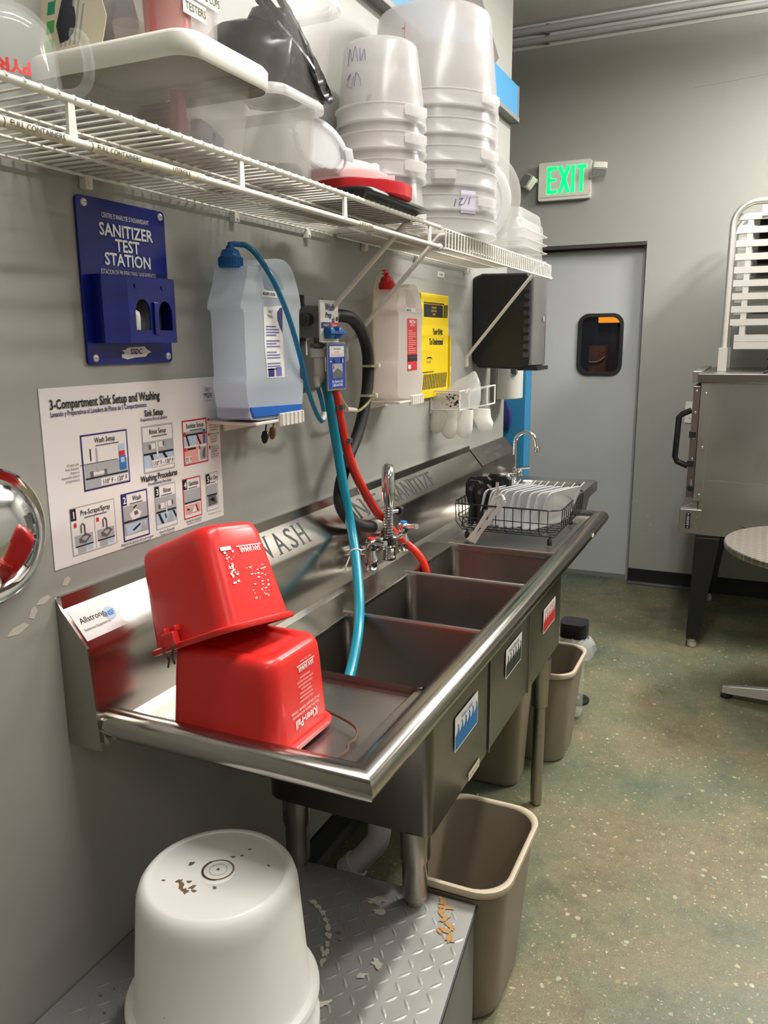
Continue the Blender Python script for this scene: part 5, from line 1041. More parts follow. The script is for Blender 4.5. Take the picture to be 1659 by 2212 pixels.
TB = thing('round_table', 'round swirl patterned steel table beside the oven', 'table', (1.48, 3.66, 0))
m = MB(); m.lathe([(.40, .712), (.426, .714), (.430, .72), (.430, .736), (.426, .740), (.001, .740)], (1.48, 3.66, 0), SWIRL, 72, c0=True); m.build('tabletop', TB, 40)
m = MB(); m.lathe([(.06, .70), (.14, .705), (.14, .712)], (1.48, 3.66, 0), ALU, 24); m.lathe([(.038, .08), (.038, .70)], (1.48, 3.66, 0), ALU, 24); m.lathe([(.055, .03), (.06, .05), (.055, .1), (.04, .11)], (1.48, 3.66, 0), ALU, 24); m.build('column', TB, 40)
for a in (172, 262, 352, 82):
    A = math.radians(a); d = V((math.cos(A), math.sin(A), 0)); n_ = V((-d.y, d.x, 0)); c = V((1.48, 3.66, 0))
    m = MB(); m.loft([[c + d * r + n_ * wd + V((0, 0, z0)), c + d * r + n_ * wd * .6 + V((0, 0, z1)), c + d * r - n_ * wd * .6 + V((0, 0, z1)), c + d * r - n_ * wd + V((0, 0, z0))] for r, wd, z0, z1 in ((.04, .03, .045, .105), (.2, .027, .032, .08), (.36, .022, .022, .056), (.39, .018, .022, .05))], ALU); lg = m.build('leg', TB, 0, .003)
    m = MB(); m.lathe([(.02, 0), (.026, .003), (.026, .012), (.016, .017), (.01, .024)], c + d * .372, BLACKP, 18); m.build('foot', lg, 40)

# ------------------------------------------------------------------ drying rack with lids and utensils
DR = thing('dish_rack', 'black wire drying rack on the far drainboard', 'rack', (.37, 2.95, .885))
RX0, RX1, RY0, RY1 = .165, .535, 2.71, 3.13; zb, zt = .905, 1.005
m = MB()
def rloop(z, g, r=.05): return [V(p) for p in rrect(RX0 - g, RX1 + g, RY0 - g, RY1 + g, z, r, 5)]
m.tube(rloop(zt, .012), .0032, BLACKM, 6, closed=True); m.tube(rloop(zb + .01, -.006), .0022, BLACKM, 6, closed=True); m.tube(rloop(.955, .004), .0018, BLACKM, 5, closed=True)
for k in range(11):
    x = RX0 + .03 + (RX1 - RX0 - .06) * k / 10
    m.tube([(x, RY0 - .012, zt), (x, RY0 - .008, .93), (x, RY0 + .015, zb), (x, RY1 - .015, zb), (x, RY1 + .008, .93), (x, RY1 + .012, zt)], .0018, BLACKM, 5)
for k in range(11):
    y = RY0 + .03 + (RY1 - RY0 - .06) * k / 10
    m.tube([(RX0 - .012, y, zt), (RX0 - .008, y, .93), (RX0 + .015, y, zb - .003), (RX1 - .015, y, zb - .003), (RX1 + .008, y, .93), (RX1 + .012, y, zt)], .0018, BLACKM, 5)
m.build('wire_basket', DR, 50)
for x in (RX0 + .035, RX1 - .03):
    for y in (RY0 + .03, RY1 - .03):
        m = MB(); m.tube([(x, y, .905), (x, y, .888)], .003, BLACKM, 6); m.lathe([(.008, .872), (.0095, .875), (.0085, .892), (.005, .896)], (x, y, 0), RUB, 10); m.build('rubber_foot', DR, 40)
# square lids standing on edge
src = None
LX = [.285, .311, .337, .363, .389, .415, .450, .480, .508]
lids = ['leftmost', 'second from the left', 'third from the left', 'fourth from the left', 'middle', 'fourth from the right', 'third from the right', 'second from the right', 'rightmost']
for k, x in enumerate(LX):
    lb = '%s of the milky square lids standing in the black drying rack' % lids[k]
    if src is None:
        m = MB(); LL = []
        def lr(a, b, xx, r): return [V((xx, p.x, p.y)) for p in rrect(-a, a, 0 - b, b, 0, r, 5)]
        m.loft([lr(.070, .058, -.004, .012), lr(.074, .062, -.003, .014), lr(.085, .071, .0, .02), lr(.0885, .0745, .001, .022), lr(.0885, .0745, .004, .022), lr(.085, .071, .0035, .02), lr(.074, .062, 0, .014), lr(.070, .058, -.0015, .012)], LIDR)
        m.loft([[V((-.0005, a, b)) for a, b in ((.075, .060), (.084, .068), (.100, .085), (.086, .072))], [V((.003, a, b)) for a, b in ((.075, .060), (.084, .068), (.100, .085), (.086, .072))]], LIDR)
        src = m.build('storage_lid', smooth=40, origin=(0, 0, 0)); tag(src, lb, 'lid', 'square lids in the drying rack'); o = src
    else:
        o = src.copy(); COL.objects.link(o); o['label'] = lb
    o.location = (x, 2.835 + (k % 3) * .006, .986 + (.008 if k == 8 else 0)); o.rotation_euler = (math.radians(3), math.radians(16 + (k % 3) * 1.5 + (5 if k == 8 else 0)), math.radians(-27 - (k % 2) * 3))
TONG = mat('tong_steel', (196, 194, 188), .35, .5)
t = thing('metal_tongs', 'steel tongs leaning out over the near edge of the drying rack', 'tongs', (.25, 2.68, .88))
m = MB()
for a, b in (((.232, 2.672, .879), (.318, 2.712, 1.035)), ((.248, 2.662, .878), (.352, 2.690, 1.030))):
    A, B = V(a), V(b); d = (B - A).normalized(); s_ = d.cross(V((0, 1, 0))).normalized()
    m.loft([[A + d * L_ + s_ * wd + V((0, -.002, 0)), A + d * L_ - s_ * wd + V((0, -.002, 0)), A + d * L_ - s_ * wd + V((0, .002, .0)), A + d * L_ + s_ * wd + V((0, .002, 0))] for L_, wd in ((0, .011), (.025, .009), (.04, .006), (.12, .0075), ((B - A).length, .0085))], TONG)
m.tube(smoothpath([(.316, 2.713, 1.033), (.335, 2.712, 1.045), (.352, 2.692, 1.030)]), .005, TONG, 8); m.build('arms', t, 30)
# black handled utensils
random.seed(17)
for k, (x0, y0, x1, y1, z1) in enumerate(((.20, 2.78, .205, 2.80, 1.07), (.225, 2.80, .23, 2.83, 1.085), (.24, 2.76, .245, 2.78, 1.06), (.20, 2.83, .19, 2.86, 1.075), (.25, 2.84, .265, 2.88, 1.09), (.275, 2.82, .30, 2.86, 1.085))):
    lb = ['black plastic server at the front left corner of the drying rack', 'black plastic server second back in the left of the drying rack', 'black plastic server nearest the steel tongs', 'black plastic server against the backsplash side of the rack', 'tallest black plastic server behind the others in the rack', 'black plastic server leaning toward the white lids'][k]
    m = MB(); A, B = V((x0, y0, .915)), V((x1, y1, z1)); d = (B - A); m.tube([A, A + d * .5, A + d * .72, A + d * .85, B], [.012, .011, .016, .02, .013], BLACKP, 8); c = A + d * .8
    m.loft([[c + V((a * s, b * s * .4, z)) for a, b in ((-.028, -.026), (.03, -.03), (.034, .026), (-.026, .03))] for z, s in ((-.055, .6), (-.01, 1.0), (.026, 1.0), (.038, .6))], BLACKP)
    tag(m.build('black_server', smooth=35), lb, 'utensil')
m = MB(); m.tube([(.255, 2.735, .915), (.30, 2.775, 1.06)], [.006, .004], ALU, 8); m.loft([[V((.30, 2.775, 1.06)) + V((a * s, b, z)) for a, b in ((-.006, -.002), (.006, -.002), (.006, .002), (-.006, .002))] for z, s in ((-.05, .6), (-.01, 1.2), (.018, .8))], ALU); tag(m.build('metal_spreader', smooth=40), 'thin steel spreader standing among the black servers', 'utensil')

# ------------------------------------------------------------------ white wire shelves
SZ = 1.876; SX = .332
def shelf(label, y0, y1, tall_lip, ties, brackets, clips):
    t = thing('wire_shelf', label, 'shelf', (.16, (y0 + y1) / 2, SZ - .06), 'white wire wall shelves')
    m = MB()
    for x in (.012, .115, .22): m.tube([(x, y0, SZ - .006), (x, y1, SZ - .006)], .003, WIREW, 6)
    m.build('long_wires', t, 50)
    m = MB(); n = int((y1 - y0) / .0254)
    for k in range(n + 1):
        y = y0 + .004 + (y1 - y0 - .008) * k / n
        if tall_lip: pts = [(.006, y, SZ - .001), (SX - .004, y, SZ - .001), (SX + .004, y, SZ - .006), (SX + .004, y, SZ - .052)]
        else: pts = [(.006, y, SZ - .001), (SX + .003, y, SZ - .001), (SX + .005, y, SZ - .005)]
        m.tube(pts, .0021, WIREW, 5)
    m.build('cross_wires', t, 50)
    ye = y1 - (.0 if tall_lip else .01)
    m = MB(); m.tube([(SX, y0, SZ - .005), (SX, y1, SZ - .005)], .0055 if not tall_lip else .0035, WIREW, 8); m.build('front_rail', t, 50)
    m = MB(); m.tube([(SX + .002, y0, SZ - .054), (SX + .002, ye, SZ - .054)], .0058 if not tall_lip else .0035, WIREW, 8); m.lathe([(.006, 0), (.0085, .001), (.0085, .01), (.006, .012)], (SX + .002, ye - .004, SZ - .054), WIREW, 10, 'y'); m.build('lower_rail', t, 50)
    for y in ties:
        m = MB(); m.prism([(y - .007, SZ - .054), (y + .007, SZ - .054), (y + .005, SZ - .005), (y - .005, SZ - .005)], WF(SX - .002, 0, 0), 0, .005, WIREW); m.build('lip_tie', t, 0)
    for y, zw in brackets:
        m = MB(); m.tube([(.008, y, zw - .04), (.008, y, zw), (.30, y, SZ - .014), (.318, y, SZ - .012)], .0068, WIREW, 8); m.box(0, .006, y - .008, y + .008, zw - .045, zw + .003, WIREW); m.build('brace', t, 40)
    for y in clips:
        m = MB(); m.box(0, .016, y - .009, y + .009, SZ - .028, SZ - .004, WIREW); m.lathe([(.005, 0), (.004, .003)], (.016, y, SZ - .02), WIREW, 8, 'x'); m.build('wall_clip', t, 0, .003)
    return t
s1 = shelf('near white wire wall shelf carrying tubs, lids and the deli stack', .10, 2.085, False, (.45, .808, 1.171, 1.538, 2.01), ((1.925, 1.585),), (.6, 1.165, 1.62, 1.95))
s2 = shelf('far white wire wall shelf with a closely wired front lip', 2.115, 3.335, True, (), ((2.17, 1.565), (3.277, 1.515)), (2.30, 2.72, 3.25))
F = WF(SX + .0082, 0, 0)
for a, b, tx in ((.62, .70, ''), (.702, .80, 'FULL CONTAINERS'), (.835, .95, 'FULL CONTAINERS'), (.982, 1.045, 'UTENSILS'), (1.595, 1.655, 'POTS & PANS')):
    m = MB(); zc = SZ - .054; m.loft([[V((SX + .002 + .0066 * math.cos(q), y, zc + .0066 * math.sin(q))) for q in [-1.4 + .35 * i for i in range(9)]] for y in (a, b)], CREAM, False, False, False)
    if tx: m.text(tx, F, a + .006, zc - .0035, .0068, INK, 'L', .95, .01, d=.0008)
    m.build('shelf_label', s1, 30)
for a, b in ((.945, .985), (1.045, 1.065)):
    m = MB(); m.tube([(SX + .002, a, zc), (SX + .002, b, zc)], .0072, TAPE, 10); m.build('tape_wrap', s1, 40)

# ------------------------------------------------------------------ tubs and boxes on the shelf
def tub(name, label, x0, x1, y0, y1, z0, z1, mt, rim=.014, taper=.012, rad=.035, lid=None, cat='tub'):
    t = thing(name, label, cat, ((x0 + x1) / 2, (y0 + y1) / 2, z0)); m = MB()
    def L(g, z, r=rad): return rrect(x0 - g, x1 + g, y0 - g, y1 + g, z, r, 7)
    m.loft([L(-taper - .022, z0 + .006), L(-taper - .004, z0 + .010), L(-.003, z1)], mt, True, False)
    m.loft([L(-taper - .02, z0), L(-taper - .006, z0 + .002), L(-taper, z0 + .010), L(0, z1)], mt, True, False); m.build('body', t, 60)
    m = MB(); m.loft([L(-.0035, z1 - .002), L(-.002, z1 + .005), L(rim * .6, z1 + .006), L(rim, z1 + .001), L(rim, z1 - .012), L(rim - .003, z1 - .014), L(rim - .004, z1 - .002), L(.0005, z1 - .003)], PPD, False, False); m.build('rim', t, 60)
    if lid:
        m = MB(); m.loft([L(rim + .001, z1 - .026), L(rim + .004, z1 - .022), L(rim + .005, z1 + .004), L(rim, z1 + .011), L(rim - .01, z1 + .012), L(-.012, z1 + .0075), L(-.02, z1 + .0075)], lid, False, True); m.build('lid', t, 50)
    return t
ZS = SZ + .0015
tub('storage_tub', 'big cloudy tub with a thick white lid and a red brush inside', .025, .315, 1.065, 1.262, ZS, 2.018, CLR, .016, .014, .035, WHITEP)
# what lies in it
t = thing('scrub_brush', 'dark bristled brush with a red handle lying inside the big lidded tub', 'brush', (.24, 1.10, ZS + .012))
m = MB(); m.box(.258, .274, 1.092, 1.115, ZS + .013, ZS + .085, mat('dull_red_wood', (150, 30, 38), .5)); m.build('handle', t, 0, .003)
m = MB()
for k in range(7): m.box(.19, .257, 1.096 + .0, 1.112, ZS + .016 + k * .0075, ZS + .021 + k * .0075, mat('maroon_bristle', (96, 44, 52), .8))
m.box(.195, .257, 1.099, 1.109, ZS + .014, ZS + .07, mat('dark_bristle', (52, 44, 50), .9)); m.build('bristles', t, 0)
m = MB(); m.loft([[V((x, y, z)) for x, z in ((.12, ZS + .012), (.29, ZS + .012), (.255, ZS + .082), (.18, ZS + .066))] for y in (1.118, 1.128)], mat('cream_cloth', (216, 202, 168), .85)); tag(m.build('cream_pad', smooth=0), 'cream coloured pad standing behind the brush in the big tub', 'pad')
blob([(.285, 1.15, ZS + .012, .012, .045), (.285, 1.15, ZS + .03, .014, .04), (.28, 1.14, ZS + .045, .010, .022), (.28, 1.14, ZS + .05, .004, .01)], CLOTH, 'rubber_stopper', 'grey dark lump lying at the right end of the big lidded tub', 'stopper', 12, jit=.1)
# tall labelled box on the lid of the big tub
ZL = 2.0305
t = tub('labelled_box', 'clear box with measuring cup labels standing on the big tub lid', .06, .26, 1.11, 1.255, ZL, 2.26, CLR, .01, .006, .025)
F = WF(.2585, 0, 0); m = MB(); m.q(F, 1.135, 2.115, 1.235, 2.139, 0, CREAM); m.text('MEASURING CUPS', F, 1.14, 2.122, .0115, INK, 'L', .72, .01, d=.0006); m.q(F, 1.140, 2.087, 1.20, 2.111, 0, CREAM); m.text('TESTERS', F, 1.146, 2.094, .0115, INK, 'L', .85, .01, d=.0006); m.q(F, 1.15, 2.143, 1.225, 2.167, 0, CREAM); m.text('SPOONS', F, 1.16, 2.150, .0115, INK, 'L', .85, .01, d=.0006); m.build('name_labels', t, 0)
m = MB(); m.lathe([(.032, ZL + .008), (.036, ZL + .012), (.038, ZL + .10), (.036, ZL + .102), (.001, ZL + .102)], (.215, 1.155, 0), REDL, 28); m.build('cup', None, 40); tag(bpy.context.scene.objects['cup'], 'red cup inside the labelled clear box', 'cup')
m = MB(); m.lathe([(.022, ZL + .008), (.026, ZL + .06), (.024, ZL + .06), (.02, ZL + .012)], (.14, 1.15, 0), CLR2, 20); tag(m.build('measuring_cup', smooth=40), 'small clear cup beside the red cup in the labelled box', 'cup')
F2 = frame((.05, 1.088, ZL + .002), (1, -.05, .0), (-.12, .15, 1)); m = MB(); m.prism([(-.075, 0), (.09, 0), (.105, .05), (.08, .14), (-.03, .18), (-.06, .10)], F2, 0, .0012, CREAM)
for k, c in enumerate(((150, 200, 60), (90, 170, 90), (40, 150, 110), (20, 120, 130))): m.prism([(-.035 + k * .005, .014 + k * .03), (-.018 + k * .005, .014 + k * .03), (-.014 + k * .005, .034 + k * .03), (-.031 + k * .005, .034 + k * .03)], F2, .0013, .0016, mat('swatch_%d' % c[0], c, .6))
for k in range(5): m.prism([(.0 + k * .010, .018), (.004 + k * .010, .018), (.02 + k * .010, .11 - k * .008), (.016 + k * .010, .11 - k * .008)], F2, .0013, .0015, PALEI)
tag(m.build('test_chart', smooth=0), 'cream test strip chart with green colour swatches leaning on the tub lid', 'chart')
random.seed(41)
m = MB(); L = []
for k, (z, a, b) in enumerate(((ZL, .045, .06), (ZL + .02, .058, .08), (ZL + .05, .055, .085), (ZL + .09, .06, .08), (ZL + .13, .05, .07), (ZL + .15, .02, .03))): L.append([V((-.0 + .062 + a * math.cos(q) * (.85 + .3 * random.random()) * .9, 1.165 + b * math.sin(q) * (.85 + .3 * random.random()) * .9, z + random.uniform(-.008, .008) * (k > 0))) for q in [2 * PI * i / 20 for i in range(20)]])
m.loft(L, CLOTH); ob = tag(m.build('folded_cloth', smooth=70), 'dark grey cloth heaped on the left of the big tub lid', 'cloth'); ob.location.x = .025 + .035; ob.location.z = ZL

tub('storage_tub', 'lower cloudy tub with dark lids inside, next to the big lidded tub', .04, .297, 1.345, 1.515, ZS, 2.030, CLR, .012, .010, .035)
for k, (x, y, r) in enumerate(((.20, 1.43, .05), (.25, 1.455, .028))):
    m = MB(); m.lathe([(r * .9, 0), (r, .004), (r, .022), (r * .85, .03), (.001, .032)], (x, y, ZS + .011), mat('charcoal_plastic', (50, 52, 56), .5), 24); tag(m.build('bottle_cap', smooth=40), ('larger dark cap lying in the lower tub', 'smaller dark cap lying at the right in the lower tub')[k], 'cap')
m = MB(); m.loft([rrect(.10, .16, 1.37, 1.42, z, .01) for z in (ZS + .011, ZS + .05)], mat('charcoal_plastic', (50, 52, 56))); tag(m.build('black_block', smooth=30), 'dark block at the left end of the lower tub', 'block')
ZT = 2.0385
tub('storage_tub', 'upper clear tub heaped with black plastic spoons and gloves', .03, .297, 1.345, 1.60, ZT, 2.235, CLR3, .014, .012, .045)
random.seed(2)
SPN = mat('black_spoon_plastic', (20, 21, 24), .28)
m = MB(); m.lathe([(.001, 0), (.018, .002), (.03, .01), (.034, .02), (.032, .021), (.026, .012), (.001, .006)], (0, 0, 0), SPN, 20); m.xform(Matrix.Diagonal((1, .72, 1, 1)))
m.tube(smoothpath([(.03, 0, .016), (.06, 0, .022), (.12, 0, .018), (.17, 0, .012)]), [.004 + .002 * abs(math.sin(i)) for i in range(19)], SPN, 6)
src = None
for k in range(9):
    lb = 'black plastic spoon fanned in the pile inside the upper clear tub'
    if src is None: src = m.build('serving_spoon', smooth=50, origin=(0, 0, 0)); tag(src, lb, 'spoon', 'black spoons in the upper tub'); o = src
    else: o = src.copy(); COL.objects.link(o)
    d = V((-.05 - .03 * (k % 3), -.80 + .05 * k, .42 + .05 * (k % 4))).normalized(); nx = V((.9, -.2, .35)).normalized(); ny = nx.cross(d).normalized(); nx = d.cross(ny)
    o.matrix_world = Matrix.Translation((.268 - .010 * (k % 3), 1.545 - .012 * (k % 5), ZT + .032 + .009 * (k % 5))) @ Matrix((d, ny, nx)).transposed().to_4x4()
random.seed(6)
for k, (x, y, z, a, b, h) in enumerate(((.175, 1.43, .012, .105, .065, .125), (.185, 1.53, .012, .085, .05, .10), (.225, 1.455, .118, .055, .05, .035))):
    L = [[V((x + a * sc * math.cos(q) * (.88 + .2 * random.random()), y + b * sc * math.sin(q) * (.88 + .2 * random.random()), ZT + z + h * zz + random.uniform(-.008, .008) * (0 < zz < 1))) for q in [2 * PI * i / 18 for i in range(18)]] for sc, zz in ((.6, 0), (.9, .15), (1, .4), (.98, .65), (.75, .85), (.3, 1))]
    m = MB(); m.loft(L, SPN); tag(m.build('black_rubber_wad', smooth=60), ('large bunch of black rubber filling the upper tub', 'black rubber lump at the far end of the upper tub', 'black rubber scrap on top of the pile in the upper tub')[k], 'rubber')

# ------------------------------------------------------------------ lids and trays lying on the shelf
t = thing('black_tray', 'shallow black plastic tray lying on the shelf edge under the red lid', 'tray', (.21, 1.80, ZS))
m = MB(); X0, X1, A, B = .095, .352, 1.60, 1.985
def LL(g, z, r): return rrect(X0 - g, X1 + g, A - g, B + g, z, r, 6)
m.loft([LL(-.034, ZS + .004, .02), LL(-.012, ZS + .020, .03), LL(-.002, ZS + .021, .035), LL(0, ZS + .018, .035), LL(0, ZS + .014, .035), LL(-.012, ZS + .015, .03), LL(-.034, ZS, .02)], BLACKP); m.build('body', t, 35)
def round_lid(name, label, c, r, h, mt, rot, group=None, tab=True):
    m = MB(); m.lathe([(r * .78, h * .45), (r * .80, h * .9), (r * .92, h), (r, h * .9), (r, 0), (r - .003, 0), (r - .003, h * .75), (r * .90, h * .8), (r * .83, h * .7), (r * .81, h * .2), (.001, h * .2)], (0, 0, 0), mt, 48, c0=True)
    if tab:
        for a in (0, PI): m.box(math.cos(a) * r - .014, math.cos(a) * r + .014, -.014, .014, h * .3, h * .9, mt)
    o = m.build(name, smooth=40, origin=(0, 0, 0)); o.location = c; o.rotation_euler = rot; return tag(o, label, 'lid', group)
m = MB(); F = frame((.245, 1.775, ZS + .0225), (1, 0, 0), (0, 1, 0)); R = .124
pts = [(R * (1 + .02 * (k % 2)) * math.cos(2 * PI * k / 48), R * (1 + .02 * (k % 2)) * math.sin(2 * PI * k / 48)) for k in range(48)]
m.prism(pts, F, 0, .026, REDL); m.lathe([(.110, .026), (.107, .031), (.001, .031)], (.245, 1.775, ZS + .0225), REDL, 40)
tag(m.build('red_lid', smooth=30), 'bright red round lid with a deep edge on the black tray', 'lid')
round_lid('pink_lid', 'pinkish clear round lid lying on the red lid', (.215, 1.755, ZS + .0545), .108, .020, PINKL, (0, 0, .4))
round_lid('milky_lid', 'milky round lid lying on top of the pinkish lid', (.20, 1.75, ZS + .0755), .088, .022, LIDP, (0, 0, .2))
round_lid('milky_lid', 'milky round lid propped at a slant between the lower tub and the lids', (.236, 1.61, ZS + .105), .066, .012, LIDP, (math.radians(-42), math.radians(20), 0))
m = MB(); m.lathe([(.06, 0), (.06, .012), (.045, .02), (.001, .02)], (.12, 1.83, ZS + .0225), CREAM, 24); tag(m.build('cream_lid', smooth=40), 'small cream lid half hidden behind the pink and milky lids', 'lid')

# ------------------------------------------------------------------ stacks of upside-down round containers
def container(name, label, cx, cy, r0, r1, z0, h, mt, group, tabs, th=.0028, seg_=56, ang=0.6):
    """open end down: radius r1 at the rim z0, r0 at the closed base z0+h"""
    t = thing(name, label, 'container', (cx, cy, z0), group); m = MB(); zt = z0 + h
    m.lathe([(r1 - th, z0 + .004), (r1 - th * 1.0, z0 + .03), (r0 - th, zt - .012), (r0 - .012, zt - .004), (.001, zt - .004)], (cx, cy, 0), mt, seg_, c0=False, c1=False)
    m.lathe([(r1, z0 + .03), (r0, zt - .014), (r0 - .003, zt - .006), (r0 - .010, zt - .001), (r0 - .014, zt), (r0 * .75, zt - .0015), (.001, zt - .0015)], (cx, cy, 0), mt, seg_, c0=False, c1=False)
    m.build('body', t, 60)
    m = MB(); m.lathe([(r1 - .001, z0), (r1 + .004, z0), (r1 + .0048, z0 + .003), (r1 + .004, z0 + .006), (r1 + .0022, z0 + .009), (r1 + .0015, z0 + .038), (r1 + .0055, z0 + .041), (r1 + .0055, z0 + .0435), (r1 - .002, z0 + .045)], (cx, cy, 0), PPD, seg_, c0=False, c1=False)
    m.build('collar', t, 50)
    for a in tabs:
        d = V((math.cos(a), math.sin(a), 0)); n_ = V((-d.y, d.x, 0)); c = V((cx, cy, 0)); m = MB()
        m.loft([[c + d * (r1 + k) + n_ * wd + V((0, 0, z0 + zz)) for k, wd, zz in ((.002, -.035, .016 + q), (.020, -.028, .014 + q), (.024, 0, .013 + q), (.020, .028, .014 + q), (.002, .035, .016 + q))] for q in (0, .022)], PPD); m.build('handle_tab', t, 30)
    return t
# short stack
names = ['topmost', 'second from the top', 'third from the top', 'bottom']
for k in range(4):
    t = container('round_container', '%s of the short stack of milky round containers above the lids' % names[k], .165, 2.085, .096, .116, ZS + .245 - k * .0655 - (.0 if k < 3 else .048), .205 if k == 0 else .20, PP, 'short stack of round containers', (-.35,))
    if k == 0:
        m = MB(); random.seed(8)
        def onwall(a, z, r0=.096, r1=.116, zb=ZS + .245, h=.205): r = r1 + (r0 - r1) * (z - zb) / h + .0008; return V((.165 + r * math.cos(a), 2.085 + r * math.sin(a), z))
        VM = mat('violet_marker', (92, 84, 130), .6)
        def mono(strokes, a0, z0, sc):
            for st in strokes: m.tube([onwall(a0 + p[0] * sc / .105, z0 + p[1] * sc) for p in smoothpath([(q[0], q[1], 0) for q in st], 4)], .0009, VM, 4)
        mono((((0, 0), (.1, .9), (.35, .2), (.55, .95), (.8, .1)), ((.9, .8), (1.0, .1), (1.2, .7), (1.3, .1))), -2.08, 2.262, .045)
        mono((((0, .6), (.3, .9), (.1, .3), (.45, .1), (.6, .7)), ((.7, .1), (.8, .9), (1.1, .5), (1.2, .0))), -2.08, 2.205, .040)
        mono((((0, .5), (.2, .1), (.3, .6), (.5, .1)), ((.6, .4), (.8, .6), (.75, .1), (1.0, .3)), ((1.15, .3), (1.4, .6), (1.2, .0), (1.6, .4)), ((1.8, .0), (2.0, 1.0)), ((2.3, .1), (1.9, .5), (2.25, .95))), -2.12, 2.150, .036)
        m.build('marker_scribble', t, 0)
# tall stack
names = ['topmost', 'second from the top', 'third from the top', 'third from the bottom', 'second from the bottom', 'bottom']
zr = [ZS + .335, ZS + .262, ZS + .190, ZS + .128, ZS + .062, ZS + .0005]
for k in range(6):
    t = container('round_container', '%s of the tall stack of large milky round containers' % names[k], .192, 2.40, .164, .187, zr[k], .275 if k == 0 else .25, PP, 'tall stack of large round containers', (-.25,) if k in (0, 2) else (-1.05,) if k == 3 else (-.3,) if k == 4 else ())
    if k == 0:
        m = MB()
        def ow(a, z): r = .187 + (.164 - .187) * (z - zr[0]) / .275 + .0008; return V((.192 + r * math.cos(a), 2.40 + r * math.sin(a), z))
        RM = mat('faded_red_print', (190, 90, 100), .6); a0 = -1.70
        def mark(a, b, z0, z1): m.add([ow(a, z0), ow(b, z0), ow(b, z1), ow(a, z1)], [(0, 1, 2, 3)], RM)
        mark(a0, a0 + .008, 2.33, 2.43)
        for k2 in range(3): mark(a0 - .05, a0 + .005, 2.335 + k2 * .04, 2.3385 + k2 * .04)
        vs, fs = textgeo('5L-', 'L', 0); m.add([ow(a0 + .14 - p.x * .02 / .18, 2.356 - p.y * .02) for p in vs], fs, RM); m.build('litre_marks', t, 0)
    if k in (1, 2):
        m = MB(); r_ = .187 + (.164 - .187) * .35 + .004; zz = zr[k] + .058
        vs, fs = textgeo('10L' if k == 1 else '15', 'L', .01); m.add([V((.192 + (.1895) * math.cos(-1.50 - p.x * .02 / .18), 2.40 + .1895 * math.sin(-1.50 - p.x * .02 / .18), zz - p.y * .02)) for p in vs], fs, mat('faded_red_print', (190, 90, 100))); m.build('litre_marks', t, 0)
    if k == 5:
        m = MB(); r_ = .1885; V_ = lambda a, z: V((.192 + r_ * math.cos(a), 2.40 + r_ * math.sin(a), z))
        m.add([V_(-.78, zr[5] + .055), V_(-.52, zr[5] + .055), V_(-.52, zr[5] + .115), V_(-.78, zr[5] + .115)], [(0, 1, 2, 3)], mat('lilac_tape', (200, 190, 214), .5))
        vs, fs = textgeo('1/21', 'L', 0); r_ = .1893; m.add([V_(-.58 - p.x * .035 / .19 - p.y * .04, zr[5] + .10 - p.y * .03 - p.x * .006) for p in vs], fs, mat('violet_marker', (92, 84, 130))); m.build('tape_label', t, 0)
# big lids standing behind the stack
for k, (c, r, rx, ry, lb) in enumerate((((.232, 2.655, 2.035), .155, 97, 4, 'larger milky round lid standing on edge behind the tall container stack'), ((.225, 2.622, 2.02), .140, 96, 3, 'smaller milky round lid standing on edge against the tall container stack'))):
    o = round_lid('milky_lid', lb, c, r, .02, LIDP if k else PP, (math.radians(rx), math.radians(ry), math.radians(10)), tab=False); o.location.z = ZS + r + .001
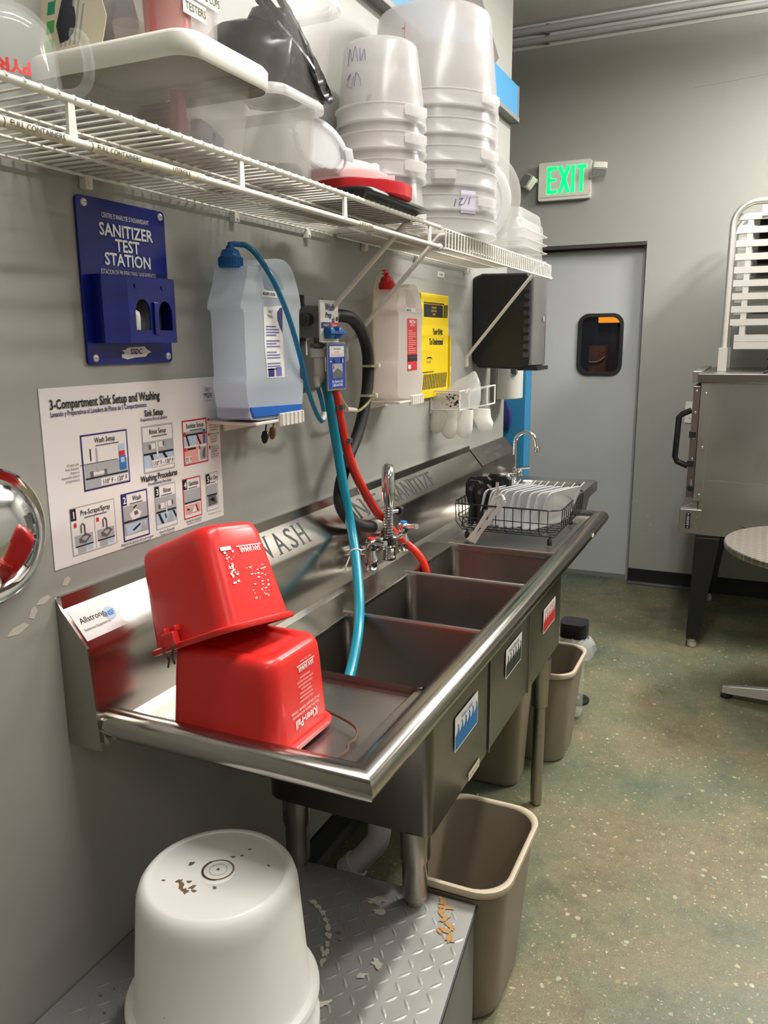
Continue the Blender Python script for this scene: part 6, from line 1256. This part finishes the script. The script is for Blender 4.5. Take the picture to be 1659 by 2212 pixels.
# inverted clear pans
PX0, PX1, PYa, PYb = .10, .312, 2.985, 3.315
names = ['topmost', 'second from the top', 'third from the top', 'bottom']
for k in range(4):
    z0 = ZS + .012 + (.084, .052, .022, .0)[k] - (.011 if k == 3 else 0); h = (.083, .08, .075, .07)[k]; g = .0
    t = thing('clear_pan', '%s of the clear food pans stacked upside down at the shelf end' % names[k], 'pan', ((PX0 + PX1) / 2, (PYa + PYb) / 2, z0), 'stack of clear pans'); m = MB()
    def L(q, z, r): return rrect(PX0 - q, PX1 + q, PYa - q, PYb + q, z, r, 6)
    m.loft([L(.012, z0, .03), L(.012, z0 + .004, .03), L(.0, z0 + .006, .03), L(-.002, z0 + h * .45, .03), L(-.007, z0 + h * .5, .03), L(-.012, z0 + h - .01, .03), L(-.016, z0 + h - .003, .028), L(-.024, z0 + h, .025)], CLR2, False, True); m.build('body', t, 50)
    m = MB(); m.loft([L(.0125, z0 + .001, .03), L(.0145, z0 + .002, .03), L(.0145, z0 + .004, .03), L(.0125, z0 + .005, .03)], PP, False, False); m.build('flange', t, 50)

# glass measuring jug at the left end
t = thing('measuring_jug', 'upside down glass measuring jug with red markings at the left end of the shelf', 'jug', (.18, .83, ZS))
m = MB(); gx, gy = .175, .832
m.lathe([(.087, 0), (.092, .0), (.094, .004), (.091, .02), (.084, .09), (.078, .108), (.066, .120), (.04, .124), (.001, .124)], (gx, gy, ZS), GLASS, 56, c0=False, c1=False); m.lathe([(.087, 0), (.087, .02), (.080, .088), (.074, .104), (.062, .115), (.04, .119), (.001, .119)], (gx, gy, ZS), GLASS, 56, c0=False, c1=False); m.build('bowl', t, 60)
d = V((math.cos(.35), math.sin(.35), 0)); c = V((gx, gy, ZS)); m = MB(); m.tube(smoothpath([c + d * .086 + V((0, 0, .02)), c + d * .12 + V((0, 0, .022)), c + d * .135 + V((0, 0, .045)), c + d * .13 + V((0, 0, .085)), c + d * .115 + V((0, 0, .092))]), .007, GLASS, 10); m.build('handle', t, 60)
m = MB(); RP = mat('red_glass_print', (214, 52, 44), .5)
def og(a, z): r = .0915 + (.084 - .091) * (z - .02) / .07 + .0006 if z < .09 else .0835; return V((gx + r * math.cos(a), gy + r * math.sin(a), ZS + z))
vs, fs = textgeo('PYREX', 'L', .03); m.add([og(-.15 - p.x * .024 / .09, .045 - p.y * .022) for p in vs], fs, RP)
for k in range(6):
    z = .055 + k * .011; vs, fs = textgeo(('500ML', '400', '300ML', '250', '200ML', '100')[k], 'L', .01); m.add([og(-.55 - p.x * .010 / .09, z - p.y * .009) for p in vs], fs, RP)
    m.add([og(-.95, z - .001), og(-.70, z - .001), og(-.70, z + .0005), og(-.95, z + .0005)], [(0, 1, 2, 3)], RP)
m.build('red_markings', t, 0)
F = frame((.262, .752, ZS + .002), (.45, .9, 0), (0, 0, 1)); m = MB(); m.prism([(-.06, 0.035), (.012, .05), (.016, .10), (.010, .16), (-.06, .17)], F, 0, .001, CREAM); tag(m.build('cream_card', smooth=0), 'cream card leaning in front of the glass jug at the picture edge', 'card')
